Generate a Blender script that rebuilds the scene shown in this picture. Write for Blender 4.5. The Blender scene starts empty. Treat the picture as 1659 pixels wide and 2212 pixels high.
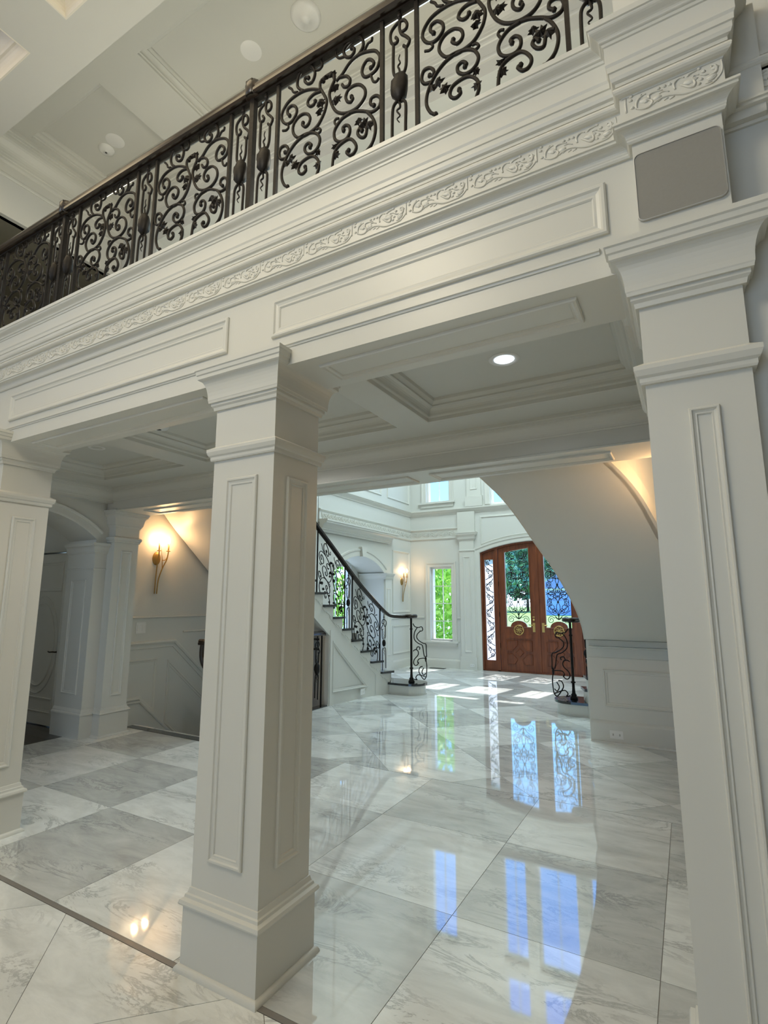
import bpy, math, random
from mathutils import Vector, Matrix
random.seed(7)
SC = bpy.context.scene
COL = SC.collection

# ------------------------------------------------------------------ camera, sky, sun, large lights, exposure
def make_camera():
    yaw, pit, rol = (math.radians(a) for a in (29.652, 9.355, 0.051))
    cy, sy, cp, sp = math.cos(yaw), math.sin(yaw), math.cos(pit), math.sin(pit)
    fwd = Vector((-sy * cp, cy * cp, sp)); right = Vector((cy, sy, 0)); up = right.cross(fwd)
    r2 = right * math.cos(rol) + up * math.sin(rol); u2 = up * math.cos(rol) - right * math.sin(rol)
    cam = bpy.data.cameras.new('camera'); o = bpy.data.objects.new('camera', cam); COL.objects.link(o)
    cam.sensor_fit = 'HORIZONTAL'; cam.sensor_width = 36.0; cam.lens = 36.0 * 1136.56 / 1659.0
    cam.clip_start = 0.02; cam.clip_end = 500
    m = Matrix((r2, u2, -fwd)).transposed().to_4x4(); m.translation = Vector((0, 0, 1.4)); o.matrix_world = m
    SC.camera = o
make_camera()

SC.view_settings.view_transform = 'Standard'; SC.view_settings.look = 'None'
SC.view_settings.gamma = 1.0; SC.view_settings.use_curve_mapping = False
SC.view_settings.exposure = 0.07
SC.cycles.diffuse_bounces = 4; SC.cycles.max_bounces = 14; SC.cycles.transparent_max_bounces = 24
SC.cycles.caustics_reflective = False; SC.cycles.caustics_refractive = False

def make_world():
    w = bpy.data.worlds.new('sky'); SC.world = w; w.use_nodes = True
    nt = w.node_tree; nt.nodes.clear()
    out = nt.nodes.new('ShaderNodeOutputWorld'); bg = nt.nodes.new('ShaderNodeBackground')
    tc = nt.nodes.new('ShaderNodeTexCoord'); sep = nt.nodes.new('ShaderNodeSeparateXYZ')
    cr = nt.nodes.new('ShaderNodeValToRGB')
    cr.color_ramp.elements[0].position = 0.0; cr.color_ramp.elements[0].color = (0.62, 0.80, 0.95, 1)
    cr.color_ramp.elements[1].position = 0.55; cr.color_ramp.elements[1].color = (0.07, 0.24, 0.80, 1)
    e = cr.color_ramp.elements.new(0.18); e.color = (0.17, 0.50, 0.92, 1)
    nt.links.new(tc.outputs['Generated'], sep.inputs[0]); nt.links.new(sep.outputs['Z'], cr.inputs[0])
    nt.links.new(cr.outputs[0], bg.inputs[0]); bg.inputs[1].default_value = 3.6
    nt.links.new(bg.outputs[0], out.inputs[0])
make_world()

def add_light(name, kind, loc, direction, energy, color=(1, 1, 1), size=1.0, size_y=None, angle=None):
    d = bpy.data.lights.new(name, kind); d.energy = energy; d.color = color
    if kind == 'AREA':
        d.shape = 'RECTANGLE'; d.size = size; d.size_y = size_y or size
    elif kind == 'SUN':
        d.angle = angle or math.radians(0.53)
    else:
        d.shadow_soft_size = size
        if kind == 'SPOT': d.spot_size = math.radians(150); d.spot_blend = 0.5
    o = bpy.data.objects.new(name, d); COL.objects.link(o); o.location = loc
    if direction is not None:
        o.rotation_euler = Vector(direction).to_track_quat('-Z', 'Y').to_euler()
    return o
add_light('sun', 'SUN', (-2, 30, 40), (-0.2, -1.0, -1.83), 8.0, (1.0, 0.975, 0.94))
# daylight in the great room's window openings (behind and beside the camera)
add_light('great_room_back_window_light', 'AREA', (-2.5, -6.35, 2.9), (0, 1, 0.0), 18, (1.0, 0.92, 0.77), 4.4, 3.6)
add_light('great_room_side_window_light', 'AREA', (-6.5, -2.4, 4.5), (1, 0.0, 0.0), 10, (1.0, 0.95, 0.86), 4.4, 1.2)
# added overhead fill light for the stair hall, source unseen
add_light('stair_hall_fill', 'AREA', (-2.55, 8.1, 6.46), (0, 0, -1), 200, (0.78, 0.97, 1.0), 2.6, 1.7)
# warm cove lamps in the great room ceiling
for cx, cy, e in ((-2.55, 0.55, 18), (-4.99, 0.55, 18), (-0.15, 0.55, 10), (-2.55, -1.85, 12), (-4.99, -1.85, 12)):
    add_light('cove_lamp', 'AREA', (cx, cy, 5.72), (0, 0, -1), e, (1.0, 0.80, 0.50), 1.5, 1.5)

# added fill lamp in the great room, no fixture, lifts the entablature
add_light('great_room_fill', 'POINT', (-1.5, -0.2, 3.85), None, 88, (1.0, 0.89, 0.68), 0.35)

# added unseen fill lamps, warm the upper hall ceiling and beam
for cx in (-1.3, -3.9):
    add_light('upper_hall_fill', 'POINT', (cx, 2.75, 4.2), None, 24, (1.0, 0.92, 0.76), 0.15)

# ------------------------------------------------------------------ materials
def new_mat(name):
    m = bpy.data.materials.new(name); m.use_nodes = True
    nt = m.node_tree; b = nt.nodes['Principled BSDF']
    return m, nt, b
def plain(name, col, rough=0.5, metal=0.0, var=0.0, scale=6.0, bump=0.0, coat=0.0, spec=0.5):
    m, nt, b = new_mat(name)
    b.inputs['Roughness'].default_value = rough; b.inputs['Metallic'].default_value = metal
    b.inputs['Specular IOR Level'].default_value = spec; b.inputs['Coat Weight'].default_value = coat
    b.inputs['Base Color'].default_value = (*col, 1)
    if var or bump:
        tc = nt.nodes.new('ShaderNodeTexCoord'); n = nt.nodes.new('ShaderNodeTexNoise'); n.inputs['Scale'].default_value = scale
        n.inputs['Detail'].default_value = 5
        nt.links.new(tc.outputs['Object'], n.inputs['Vector'])
        if var:
            mx = nt.nodes.new('ShaderNodeMix'); mx.data_type = 'RGBA'
            mx.inputs[6].default_value = (*[c * (1 - var) for c in col], 1); mx.inputs[7].default_value = (*[min(1, c * (1 + var)) for c in col], 1)
            nt.links.new(n.outputs['Fac'], mx.inputs[0]); nt.links.new(mx.outputs[2], b.inputs['Base Color'])
        if bump:
            bp = nt.nodes.new('ShaderNodeBump'); bp.inputs['Strength'].default_value = bump; bp.inputs['Distance'].default_value = 0.01
            nt.links.new(n.outputs['Fac'], bp.inputs['Height']); nt.links.new(bp.outputs[0], b.inputs['Normal'])
    return m
def emit(name, col, strength):
    m, nt, b = new_mat(name)
    b.inputs['Base Color'].default_value = (*col, 1); b.inputs['Emission Color'].default_value = (*col, 1)
    b.inputs['Emission Strength'].default_value = strength
    return m
def marble(name, light, dark, vein, lo, hi):
    m, nt, b = new_mat(name); N = nt.nodes; L = nt.links
    tc = N.new('ShaderNodeTexCoord'); oi = N.new('ShaderNodeObjectInfo')
    mul = N.new('ShaderNodeMath'); mul.operation = 'MULTIPLY'; mul.inputs[1].default_value = 57.0
    L.new(oi.outputs['Random'], mul.inputs[0])
    cmb = N.new('ShaderNodeCombineXYZ'); L.new(mul.outputs[0], cmb.inputs[0]); L.new(mul.outputs[0], cmb.inputs[2])
    add = N.new('ShaderNodeVectorMath'); add.operation = 'ADD'; L.new(tc.outputs['Object'], add.inputs[0]); L.new(cmb.outputs[0], add.inputs[1])
    mp = N.new('ShaderNodeMapping'); mp.inputs['Scale'].default_value = (2.2, 6.5, 1); mp.inputs['Rotation'].default_value = (0, 0, 0.55)
    L.new(add.outputs[0], mp.inputs['Vector'])
    n1 = N.new('ShaderNodeTexNoise'); n1.inputs['Scale'].default_value = 1.1; n1.inputs['Detail'].default_value = 9
    n1.inputs['Roughness'].default_value = 0.66; n1.inputs['Distortion'].default_value = 0.6; L.new(mp.outputs[0], n1.inputs['Vector'])
    r1 = N.new('ShaderNodeValToRGB'); r1.color_ramp.elements[0].position = lo; r1.color_ramp.elements[1].position = hi
    r1.color_ramp.elements[0].color = (*dark, 1); r1.color_ramp.elements[1].color = (*light, 1); L.new(n1.outputs['Fac'], r1.inputs[0])
    # thin veins where a second noise crosses 0.5
    n2 = N.new('ShaderNodeTexNoise'); n2.inputs['Scale'].default_value = 0.85; n2.inputs['Detail'].default_value = 8
    n2.inputs['Roughness'].default_value = 0.72; n2.inputs['Distortion'].default_value = 1.1; L.new(mp.outputs[0], n2.inputs['Vector'])
    sb = N.new('ShaderNodeMath'); sb.operation = 'SUBTRACT'; sb.inputs[1].default_value = 0.5; L.new(n2.outputs['Fac'], sb.inputs[0])
    ab = N.new('ShaderNodeMath'); ab.operation = 'ABSOLUTE'; L.new(sb.outputs[0], ab.inputs[0])
    r2 = N.new('ShaderNodeValToRGB'); r2.color_ramp.elements[0].position = 0.0; r2.color_ramp.elements[1].position = 0.035
    r2.color_ramp.elements[0].color = (0.75, 0.75, 0.75, 1); r2.color_ramp.elements[1].color = (0, 0, 0, 1); L.new(ab.outputs[0], r2.inputs[0])
    n3 = N.new('ShaderNodeTexNoise'); n3.inputs['Scale'].default_value = 0.7; L.new(mp.outputs[0], n3.inputs['Vector'])
    r3 = N.new('ShaderNodeValToRGB'); r3.color_ramp.elements[0].position = 0.45; r3.color_ramp.elements[1].position = 0.62; L.new(n3.outputs['Fac'], r3.inputs[0])
    mm = N.new('ShaderNodeMath'); mm.operation = 'MULTIPLY'; L.new(r2.outputs[0], mm.inputs[0]); L.new(r3.outputs[0], mm.inputs[1])
    mx = N.new('ShaderNodeMix'); mx.data_type = 'RGBA'; mx.inputs[7].default_value = (*vein, 1)
    L.new(mm.outputs[0], mx.inputs[0]); L.new(r1.outputs[0], mx.inputs[6])
    hv = N.new('ShaderNodeHueSaturation'); L.new(mx.outputs[2], hv.inputs['Color'])
    mr = N.new('ShaderNodeMapRange'); mr.inputs['To Min'].default_value = 0.9; mr.inputs['To Max'].default_value = 1.08
    L.new(oi.outputs['Random'], mr.inputs[0]); L.new(mr.outputs[0], hv.inputs['Value'])
    L.new(hv.outputs[0], b.inputs['Base Color'])
    b.inputs['Roughness'].default_value = 0.035; b.inputs['IOR'].default_value = 2.3
    return m
def wood(name, c1, c2, rough=0.35, axis=(14, 14, 1.2), coat=0.3):
    m, nt, b = new_mat(name); N = nt.nodes; L = nt.links
    tc = N.new('ShaderNodeTexCoord'); mp = N.new('ShaderNodeMapping'); mp.inputs['Scale'].default_value = axis
    n = N.new('ShaderNodeTexNoise'); n.inputs['Scale'].default_value = 2.0; n.inputs['Detail'].default_value = 6; n.inputs['Distortion'].default_value = 0.4
    L.new(tc.outputs['Object'], mp.inputs['Vector']); L.new(mp.outputs[0], n.inputs['Vector'])
    r = N.new('ShaderNodeValToRGB'); r.color_ramp.elements[0].position = 0.3; r.color_ramp.elements[1].position = 0.7
    r.color_ramp.elements[0].color = (*c1, 1); r.color_ramp.elements[1].color = (*c2, 1)
    L.new(n.outputs['Fac'], r.inputs[0]); L.new(r.outputs[0], b.inputs['Base Color'])
    b.inputs['Roughness'].default_value = rough; b.inputs['Coat Weight'].default_value = coat; b.inputs['Coat Roughness'].default_value = 0.15
    return m
def glass_mat(name, tint=(1, 1, 1), refl=0.06):
    m = bpy.data.materials.new(name); m.use_nodes = True; nt = m.node_tree; nt.nodes.clear()
    o = nt.nodes.new('ShaderNodeOutputMaterial'); t = nt.nodes.new('ShaderNodeBsdfTransparent'); g = nt.nodes.new('ShaderNodeBsdfGlossy')
    t.inputs[0].default_value = (*tint, 1); g.inputs['Roughness'].default_value = 0.02
    mx = nt.nodes.new('ShaderNodeMixShader'); mx.inputs[0].default_value = refl
    nt.links.new(t.outputs[0], mx.inputs[1]); nt.links.new(g.outputs[0], mx.inputs[2]); nt.links.new(mx.outputs[0], o.inputs[0])
    return m
def frost_mat(name):
    m = bpy.data.materials.new(name); m.use_nodes = True; nt = m.node_tree; nt.nodes.clear()
    o = nt.nodes.new('ShaderNodeOutputMaterial'); t = nt.nodes.new('ShaderNodeBsdfTranslucent'); t.inputs[0].default_value = (0.62, 0.60, 0.58, 1)
    nt.links.new(t.outputs[0], o.inputs[0]); return m
M = {}
M['paint'] = plain('white_paint', (0.65, 0.65, 0.605), 0.38, var=0.012, scale=3)
M['ceil'] = plain('ceiling_paint', (0.62, 0.62, 0.575), 0.55, var=0.012, scale=3)
M['coffer_glow_paint'] = plain('coffer_glow_paint', (0.80, 0.76, 0.66), 0.5)  # warm cove glow put into the colour, brighter and yellower than the ceiling paint
M['wall'] = plain('wall_paint', (0.64, 0.645, 0.61), 0.5, var=0.012, scale=3)
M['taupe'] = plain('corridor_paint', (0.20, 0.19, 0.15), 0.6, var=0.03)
M['marble_w'] = marble('white_marble', (0.87, 0.89, 0.87), (0.66, 0.68, 0.66), (0.36, 0.37, 0.37), 0.30, 0.62)
M['marble_g'] = marble('grey_marble', (0.62, 0.635, 0.615), (0.42, 0.43, 0.42), (0.24, 0.25, 0.25), 0.28, 0.66)
M['marble_m'] = marble('pale_grey_marble', (0.68, 0.70, 0.68), (0.48, 0.49, 0.48), (0.30, 0.31, 0.31), 0.28, 0.66)
M['grout'] = plain('grey_grout', (0.30, 0.29, 0.28), 0.7)
M['strip'] = plain('grey_threshold_stone', (0.20, 0.185, 0.17), 0.3)
M['iron'] = plain('wrought_iron', (0.010, 0.008, 0.007), 0.5, 0.0, var=0.5, scale=30, bump=0.25, spec=0.22)
M['railwood'] = wood('dark_rail_wood', (0.006, 0.004, 0.003), (0.03, 0.017, 0.01), 0.3, (1.5, 20, 20), 0.25)
M['tread'] = plain('black_tread', (0.012, 0.012, 0.014), 0.15, coat=0.5)
M['darkfloor'] = wood('dark_floor_wood', (0.012, 0.009, 0.008), (0.03, 0.022, 0.018), 0.25, (3, 20, 1))
M['door'] = wood('mahogany', (0.10, 0.022, 0.006), (0.21, 0.055, 0.015), 0.4, (14, 14, 1.2), 0.08)
M['glass'] = glass_mat('clear_glass')
M['frost'] = frost_mat('frosted_glass')
M['brass'] = plain('brass', (0.62, 0.44, 0.16), 0.3, 0.9, var=0.1, scale=20)
M['gold'] = plain('antique_gold', (0.42, 0.27, 0.09), 0.4, 0.75, var=0.2, scale=25)
M['bronze'] = plain('dark_bronze', (0.05, 0.04, 0.03), 0.35, 0.8)
M['speaker'] = plain('grey_speaker_cloth', (0.27, 0.265, 0.245), 0.8, var=0.05, scale=120)
M['plate'] = plain('white_plastic', (0.78, 0.78, 0.76), 0.35)
M['socket'] = plain('socket_grey', (0.42, 0.42, 0.40), 0.5)
M['rim'] = plain('speaker_rim', (0.45, 0.45, 0.43), 0.4)
M['slot'] = plain('dark_slot', (0.08, 0.08, 0.08), 0.5)
M['bulb'] = emit('lit_bulb', (1.0, 0.78, 0.50), 26.0)
M['lampface'] = emit('recessed_lamp', (0.80, 0.88, 1.0), 2.2)
M['grass'] = plain('lawn', (0.26, 0.42, 0.09), 0.9, var=0.35, scale=0.8)
M['leaf_a'] = plain('leaf_green', (0.42, 0.70, 0.10), 0.6, var=0.35, scale=2.0)
M['leaf_b'] = plain('leaf_dark_green', (0.22, 0.42, 0.24), 0.7, var=0.35, scale=1.0)
M['bark'] = plain('bark', (0.12, 0.09, 0.06), 0.9, var=0.3, scale=8)
M['asphalt'] = plain('driveway', (0.45, 0.45, 0.46), 0.9, var=0.1)
M['siding'] = plain('blue_siding', (0.34, 0.46, 0.80), 0.8, var=0.05)
M['roof'] = plain('slate_roof', (0.24, 0.30, 0.52), 0.85, var=0.2)
M['trimwhite'] = plain('house_trim', (0.75, 0.77, 0.80), 0.6)
M['mulch'] = plain('mulch', (0.16, 0.11, 0.07), 0.95, var=0.3, scale=10)

# ------------------------------------------------------------------ mesh helpers
V = Vector
class MB:
    def __init__(s): s.v = []; s.f = []; s.sm = []
    def add(s, vs, fs, smooth=False):
        o = len(s.v); s.v += [tuple(p) for p in vs]; s.f += [[i + o for i in f] for f in fs]; s.sm += [smooth] * len(fs); return s
    def box(s, x0, x1, y0, y1, z0, z1):
        x0, x1 = min(x0, x1), max(x0, x1); y0, y1 = min(y0, y1), max(y0, y1); z0, z1 = min(z0, z1), max(z0, z1)
        return s.add([(x0, y0, z0), (x1, y0, z0), (x1, y1, z0), (x0, y1, z0), (x0, y0, z1), (x1, y0, z1), (x1, y1, z1), (x0, y1, z1)],
                     [(0, 3, 2, 1), (4, 5, 6, 7), (0, 1, 5, 4), (1, 2, 6, 5), (2, 3, 7, 6), (3, 0, 4, 7)])
    def prism(s, poly, d):
        """poly: list of 3D points (planar), d: extrusion vector"""
        d = V(d); n = len(poly); a = [V(p) for p in poly]; b = [p + d for p in a]
        fs = [list(range(n))[::-1], list(range(n, 2 * n))] + [(i, (i + 1) % n, n + (i + 1) % n, n + i) for i in range(n)]
        return s.add(a + b, fs)
    def quad(s, a, b, c, d): return s.add([a, b, c, d], [(0, 1, 2, 3)])
    def sweep(s, prof, pts, N, closed=False, smooth=False, caps=True):
        """profile (u,v): u along cross(t,N) (mitred), v along N"""
        N = V(N).normalized(); P = [V(p) for p in pts]; n = len(P); rows = []
        for i in range(n):
            tin = (P[i] - P[i - 1]).normalized() if (closed or i > 0) else None
            tout = (P[(i + 1) % n] - P[i]).normalized() if (closed or i < n - 1) else None
            if tin is None: tin = tout
            if tout is None: tout = tin
            s1 = tin.cross(N); s2 = tout.cross(N); m = s1 + s2
            if m.length < 1e-6: m = s1
            m = m.normalized(); k = 1.0 / max(0.25, m.dot(s1))
            rows.append([P[i] + m * (u * k) + N * v for u, v in prof])
        q = len(prof); vs = [p for r in rows for p in r]; fs = []
        for i in range(n if closed else n - 1):
            j = (i + 1) % n
            for k in range(q - 1): fs.append((i * q + k, i * q + k + 1, j * q + k + 1, j * q + k))
            if q > 2 and not closed or q > 2: fs.append((i * q + q - 1, i * q, j * q, j * q + q - 1))
        if not closed and caps and q > 2:
            fs.append(list(range(q))); fs.append(list(range((n - 1) * q, n * q))[::-1])
        return s.add(vs, fs, smooth)
    def frame(s, pts, N, prof):
        """closed moulding on a flat panel outline; u<0 is inside"""
        P = [V(p) for p in pts]; c = sum(P, V((0, 0, 0))) / len(P)
        t = (P[1] - P[0]).normalized(); mid = (P[0] + P[1]) / 2
        if t.cross(V(N)).dot(mid - c) < 0: P = P[::-1]
        return s.sweep(prof, P, N, True)
    def tube(s, pts, r, n=6, cap=True, taper=None):
        P = [V(p) for p in pts]; m = len(P)
        if m < 2: return s
        rows = []; prev = None
        for i in range(m):
            t = (P[min(i + 1, m - 1)] - P[max(i - 1, 0)])
            if t.length < 1e-9: t = V((0, 0, 1))
            t.normalize()
            if prev is None:
                a = V((0, 0, 1)) if abs(t.z) < 0.9 else V((1, 0, 0)); u = t.cross(a).normalized()
            else:
                u = prev - t * prev.dot(t)
                if u.length < 1e-6: u = t.cross(V((0, 0, 1)))
                u.normalize()
            prev = u; w = t.cross(u); rr = r if taper is None else r * taper(i / (m - 1))
            rows.append([P[i] + (u * math.cos(2 * math.pi * k / n) + w * math.sin(2 * math.pi * k / n)) * rr for k in range(n)])
        vs = [p for q in rows for p in q]; fs = []
        for i in range(m - 1):
            for k in range(n):
                fs.append((i * n + k, i * n + (k + 1) % n, (i + 1) * n + (k + 1) % n, (i + 1) * n + k))
        if cap: fs.append(list(range(n))[::-1]); fs.append(list(range((m - 1) * n, m * n)))
        return s.add(vs, fs, True)
    def lathe(s, prof, c, n=20, axis='z'):
        """prof (r,h)"""
        c = V(c); vs = []; fs = []; q = len(prof)
        for k in range(n):
            a = 2 * math.pi * k / n; ca, sa = math.cos(a), math.sin(a)
            for r, h in prof:
                d = {'z': (r * ca, r * sa, h), 'y': (r * ca, h, r * sa), 'x': (h, r * ca, r * sa)}[axis]
                vs.append(c + V(d))
        for k in range(n):
            j = (k + 1) % n
            for i in range(q - 1): fs.append((k * q + i, j * q + i, j * q + i + 1, k * q + i + 1))
        return s.add(vs, fs, True)
    def blob(s, c, rx, ry, rz, seg=10, ring=6, jit=0.0):
        c = V(c); vs = []; fs = []
        for i in range(ring + 1):
            th = math.pi * i / ring
            for k in range(seg):
                a = 2 * math.pi * k / seg; j = 1 + random.uniform(-jit, jit)
                vs.append(c + V((rx * math.sin(th) * math.cos(a) * j, ry * math.sin(th) * math.sin(a) * j, rz * math.cos(th) * j)))
        for i in range(ring):
            for k in range(seg): fs.append((i * seg + k, i * seg + (k + 1) % seg, (i + 1) * seg + (k + 1) % seg, (i + 1) * seg + k))
        return s.add(vs, fs, True)
    def build(s, name, mat, parent=None, origin=None):
        o0 = V(parent['_base']) if parent is not None else V(origin or s.base())
        me = bpy.data.meshes.new(name)
        me.from_pydata([tuple(V(p) - o0) for p in s.v], [], s.f); me.update()
        me.polygons.foreach_set('use_smooth', s.sm)
        me.materials.append(M[mat] if isinstance(mat, str) else mat)
        ob = bpy.data.objects.new(name, me); COL.objects.link(ob)
        if parent is not None: ob.parent = parent
        else: ob.location = o0
        ob['_base'] = tuple(o0)
        return ob
    def base(s):
        xs = [p[0] for p in s.v]; ys = [p[1] for p in s.v]; zs = [p[2] for p in s.v]
        return ((min(xs) + max(xs)) / 2, (min(ys) + max(ys)) / 2, min(zs))
def tag(o, label=None, cat=None, group=None, kind=None):
    if label: o['label'] = label
    if cat: o['category'] = cat
    if group: o['group'] = group
    if kind: o['kind'] = kind
    return o
def empty(name, loc, label=None, cat=None, group=None, kind=None):
    o = bpy.data.objects.new(name, None); COL.objects.link(o); o.location = loc; o['_base'] = tuple(loc); o.empty_display_size = 0.1
    return tag(o, label, cat, group, kind)
def dup(o, loc=None, parent=None, rot=None, label=None):
    c = o.copy(); COL.objects.link(c); c.parent = parent
    if loc is not None: c.location = loc
    if rot is not None: c.rotation_euler = rot
    if label: c['label'] = label
    for ch in [x for x in bpy.data.objects if x.parent == o]: dup(ch, None, c)
    return c
def smoothc(pts, k=4):
    """Catmull-Rom through 2D or 3D points"""
    P = [V(p) if len(p) == 3 else V((p[0], p[1], 0)) for p in pts]
    if len(P) < 3: return P
    out = []
    for i in range(len(P) - 1):
        p0 = P[max(i - 1, 0)]; p1 = P[i]; p2 = P[i + 1]; p3 = P[min(i + 2, len(P) - 1)]
        for j in range(k):
            t = j / k
            out.append(0.5 * ((2 * p1) + (p2 - p0) * t + (2 * p0 - 5 * p1 + 4 * p2 - p3) * t * t + (3 * p1 - p0 - 3 * p2 + p3) * t ** 3))
    out.append(P[-1]); return out
def ring_pts(x0, x1, y0, y1, z): return [(x0, y0, z), (x1, y0, z), (x1, y1, z), (x0, y1, z)]
PANEL = [(0, 0), (0, 0.007), (-0.004, 0.011), (-0.011, 0.011), (-0.016, 0.006), (-0.024, 0.004), (-0.030, 0.0045), (-0.034, 0.001), (-0.034, 0)]
def scaled(prof, k, kv=None): return [(u * k, v * (kv or k)) for u, v in prof]
def cyma(u0, z0, u1, z1, n=8):
    """S-shaped section between two points, first concave then convex"""
    return [(u0 + (u1 - u0) * (t - math.sin(2 * math.pi * t) / (2 * math.pi) * 0.75), z0 + (z1 - z0) * t) for t in [i / n for i in range(n + 1)]]
def cove(u0, z0, u1, z1, n=6):
    return [(u0 + (u1 - u0) * (1 - math.cos(math.pi / 2 * t)), z0 + (z1 - z0) * math.sin(math.pi / 2 * t)) for t in [i / n for i in range(n + 1)]]
def half_round(u, z0, z1, r, n=6):
    return [(u + r * math.sin(math.pi * t), z0 + (z1 - z0) * (1 - math.cos(math.pi * t)) / 2) for t in [i / n for i in range(n + 1)]]

# ------------------------------------------------------------------ floor
def clip_poly(poly, x0, x1, y0, y1):
    def cl(P, inside, inter):
        out = []
        for i in range(len(P)):
            a, b = P[i - 1], P[i]
            if inside(b):
                if not inside(a): out.append(inter(a, b))
                out.append(b)
            elif inside(a): out.append(inter(a, b))
        return out
    def ix(c): return lambda a, b: (c, a[1] + (b[1] - a[1]) * (c - a[0]) / (b[0] - a[0]))
    def iy(c): return lambda a, b: (a[0] + (b[0] - a[0]) * (c - a[1]) / (b[1] - a[1]), c)
    for ins, it in ((lambda p: p[0] >= x0, ix(x0)), (lambda p: p[0] <= x1, ix(x1)), (lambda p: p[1] >= y0, iy(y0)), (lambda p: p[1] <= y1, iy(y1))):
        if not poly: return []
        poly = cl(poly, ins, it)
    return poly
floor = empty('floor', (0, 0, 0), 'polished grey and white marble tile floor', 'floor', kind='structure')
sub = MB()
sub.box(-6.6, 4.5, -6.5, 3.95, -0.12, -0.003); sub.box(-4.30, 0.6, 3.95, 10.70, -0.12, -0.003); sub.box(-5.9, -4.30, 6.95, 10.70, -0.12, -0.003)
sub.build('screed', 'grout', floor)
tile_cache = {}
def put_tile(poly, mat):
    a = sum(poly[i - 1][0] * poly[i][1] - poly[i][0] * poly[i - 1][1] for i in range(len(poly))) / 2
    if abs(a) < 0.0015: return
    if a < 0: poly = poly[::-1]
    cx = sum(p[0] for p in poly) / len(poly); cy = sum(p[1] for p in poly) / len(poly)
    key = (mat, tuple((round(p[0] - cx, 3), round(p[1] - cy, 3)) for p in poly))
    if key not in tile_cache:
        m = MB(); m.prism([(p[0] - cx, p[1] - cy, -0.011) for p in poly], (0, 0, 0.011))
        me = bpy.data.meshes.new('tile'); me.from_pydata(m.v, [], m.f); me.update(); me.materials.append(M[mat]); tile_cache[key] = me
    o = bpy.data.objects.new('tile', tile_cache[key]); COL.objects.link(o); o.parent = floor; o.location = (cx, cy, 0)
G = 0.0014
def grid_tiles(x_lines, y_lines, par):
    for i in range(len(x_lines) - 1):
        for j in range(len(y_lines) - 1):
            put_tile([(x_lines[i] + G, y_lines[j] + G), (x_lines[i + 1] - G, y_lines[j] + G), (x_lines[i + 1] - G, y_lines[j + 1] - G), (x_lines[i] + G, y_lines[j + 1] - G)],
                     ('marble_g' if i < 4 else 'marble_m') if (i + j + par) % 2 == 0 else 'marble_w')
# gallery, square to the colonnade
GX = [-5.68, -5.18, -4.35, -3.52, -2.69, -1.86, -1.03, -0.20, 0.30]
grid_tiles(GX, [1.605, 2.43, 3.25, 4.04], 1)
def diag_tiles(rects, ca, cb, p, lo, hi, mats, par=0):
    """45 degree tiles between x+y=ca+k*p and y-x=cb+l*p"""
    g = G * 1.414
    for k in range(lo, hi):
        for l in range(lo, hi):
            a0, a1, b0, b1 = ca + k * p + g, ca + (k + 1) * p - g, cb + l * p + g, cb + (l + 1) * p - g
            poly = [((a - b) / 2, (a + b) / 2) for a, b in ((a0, b0), (a1, b0), (a1, b1), (a0, b1))]
            for r in rects:
                q = clip_poly(poly, *r)
                if len(q) >= 3: put_tile(q, mats[(k + l + par) % 2])
diag_tiles([(-4.30, 0.30, 4.045, 10.36), (-5.30, -4.302, 6.96, 10.36)], 5.31, 10.45, 1.174, -8, 9, ('marble_m', 'marble_w'))
diag_tiles([(-4.6, 1.6, -0.2, 1.578)], -0.964, 3.1, 1.174, -9, 9, ('marble_w', 'marble_w'))
MB().box(-6.0, 0.9, 1.580, 1.603, -0.01, 0.001).build('threshold_strip', 'strip', floor)
MB().box(-4.6, 4.5, -6.5, -0.21, -0.01, 0.0).box(-6.6, -4.61, -6.5, 1.578, -0.01, 0.0).box(1.61, 4.5, -0.21, 1.578, -0.01, 0.0).build('far_tiles', 'marble_w', floor)

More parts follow.
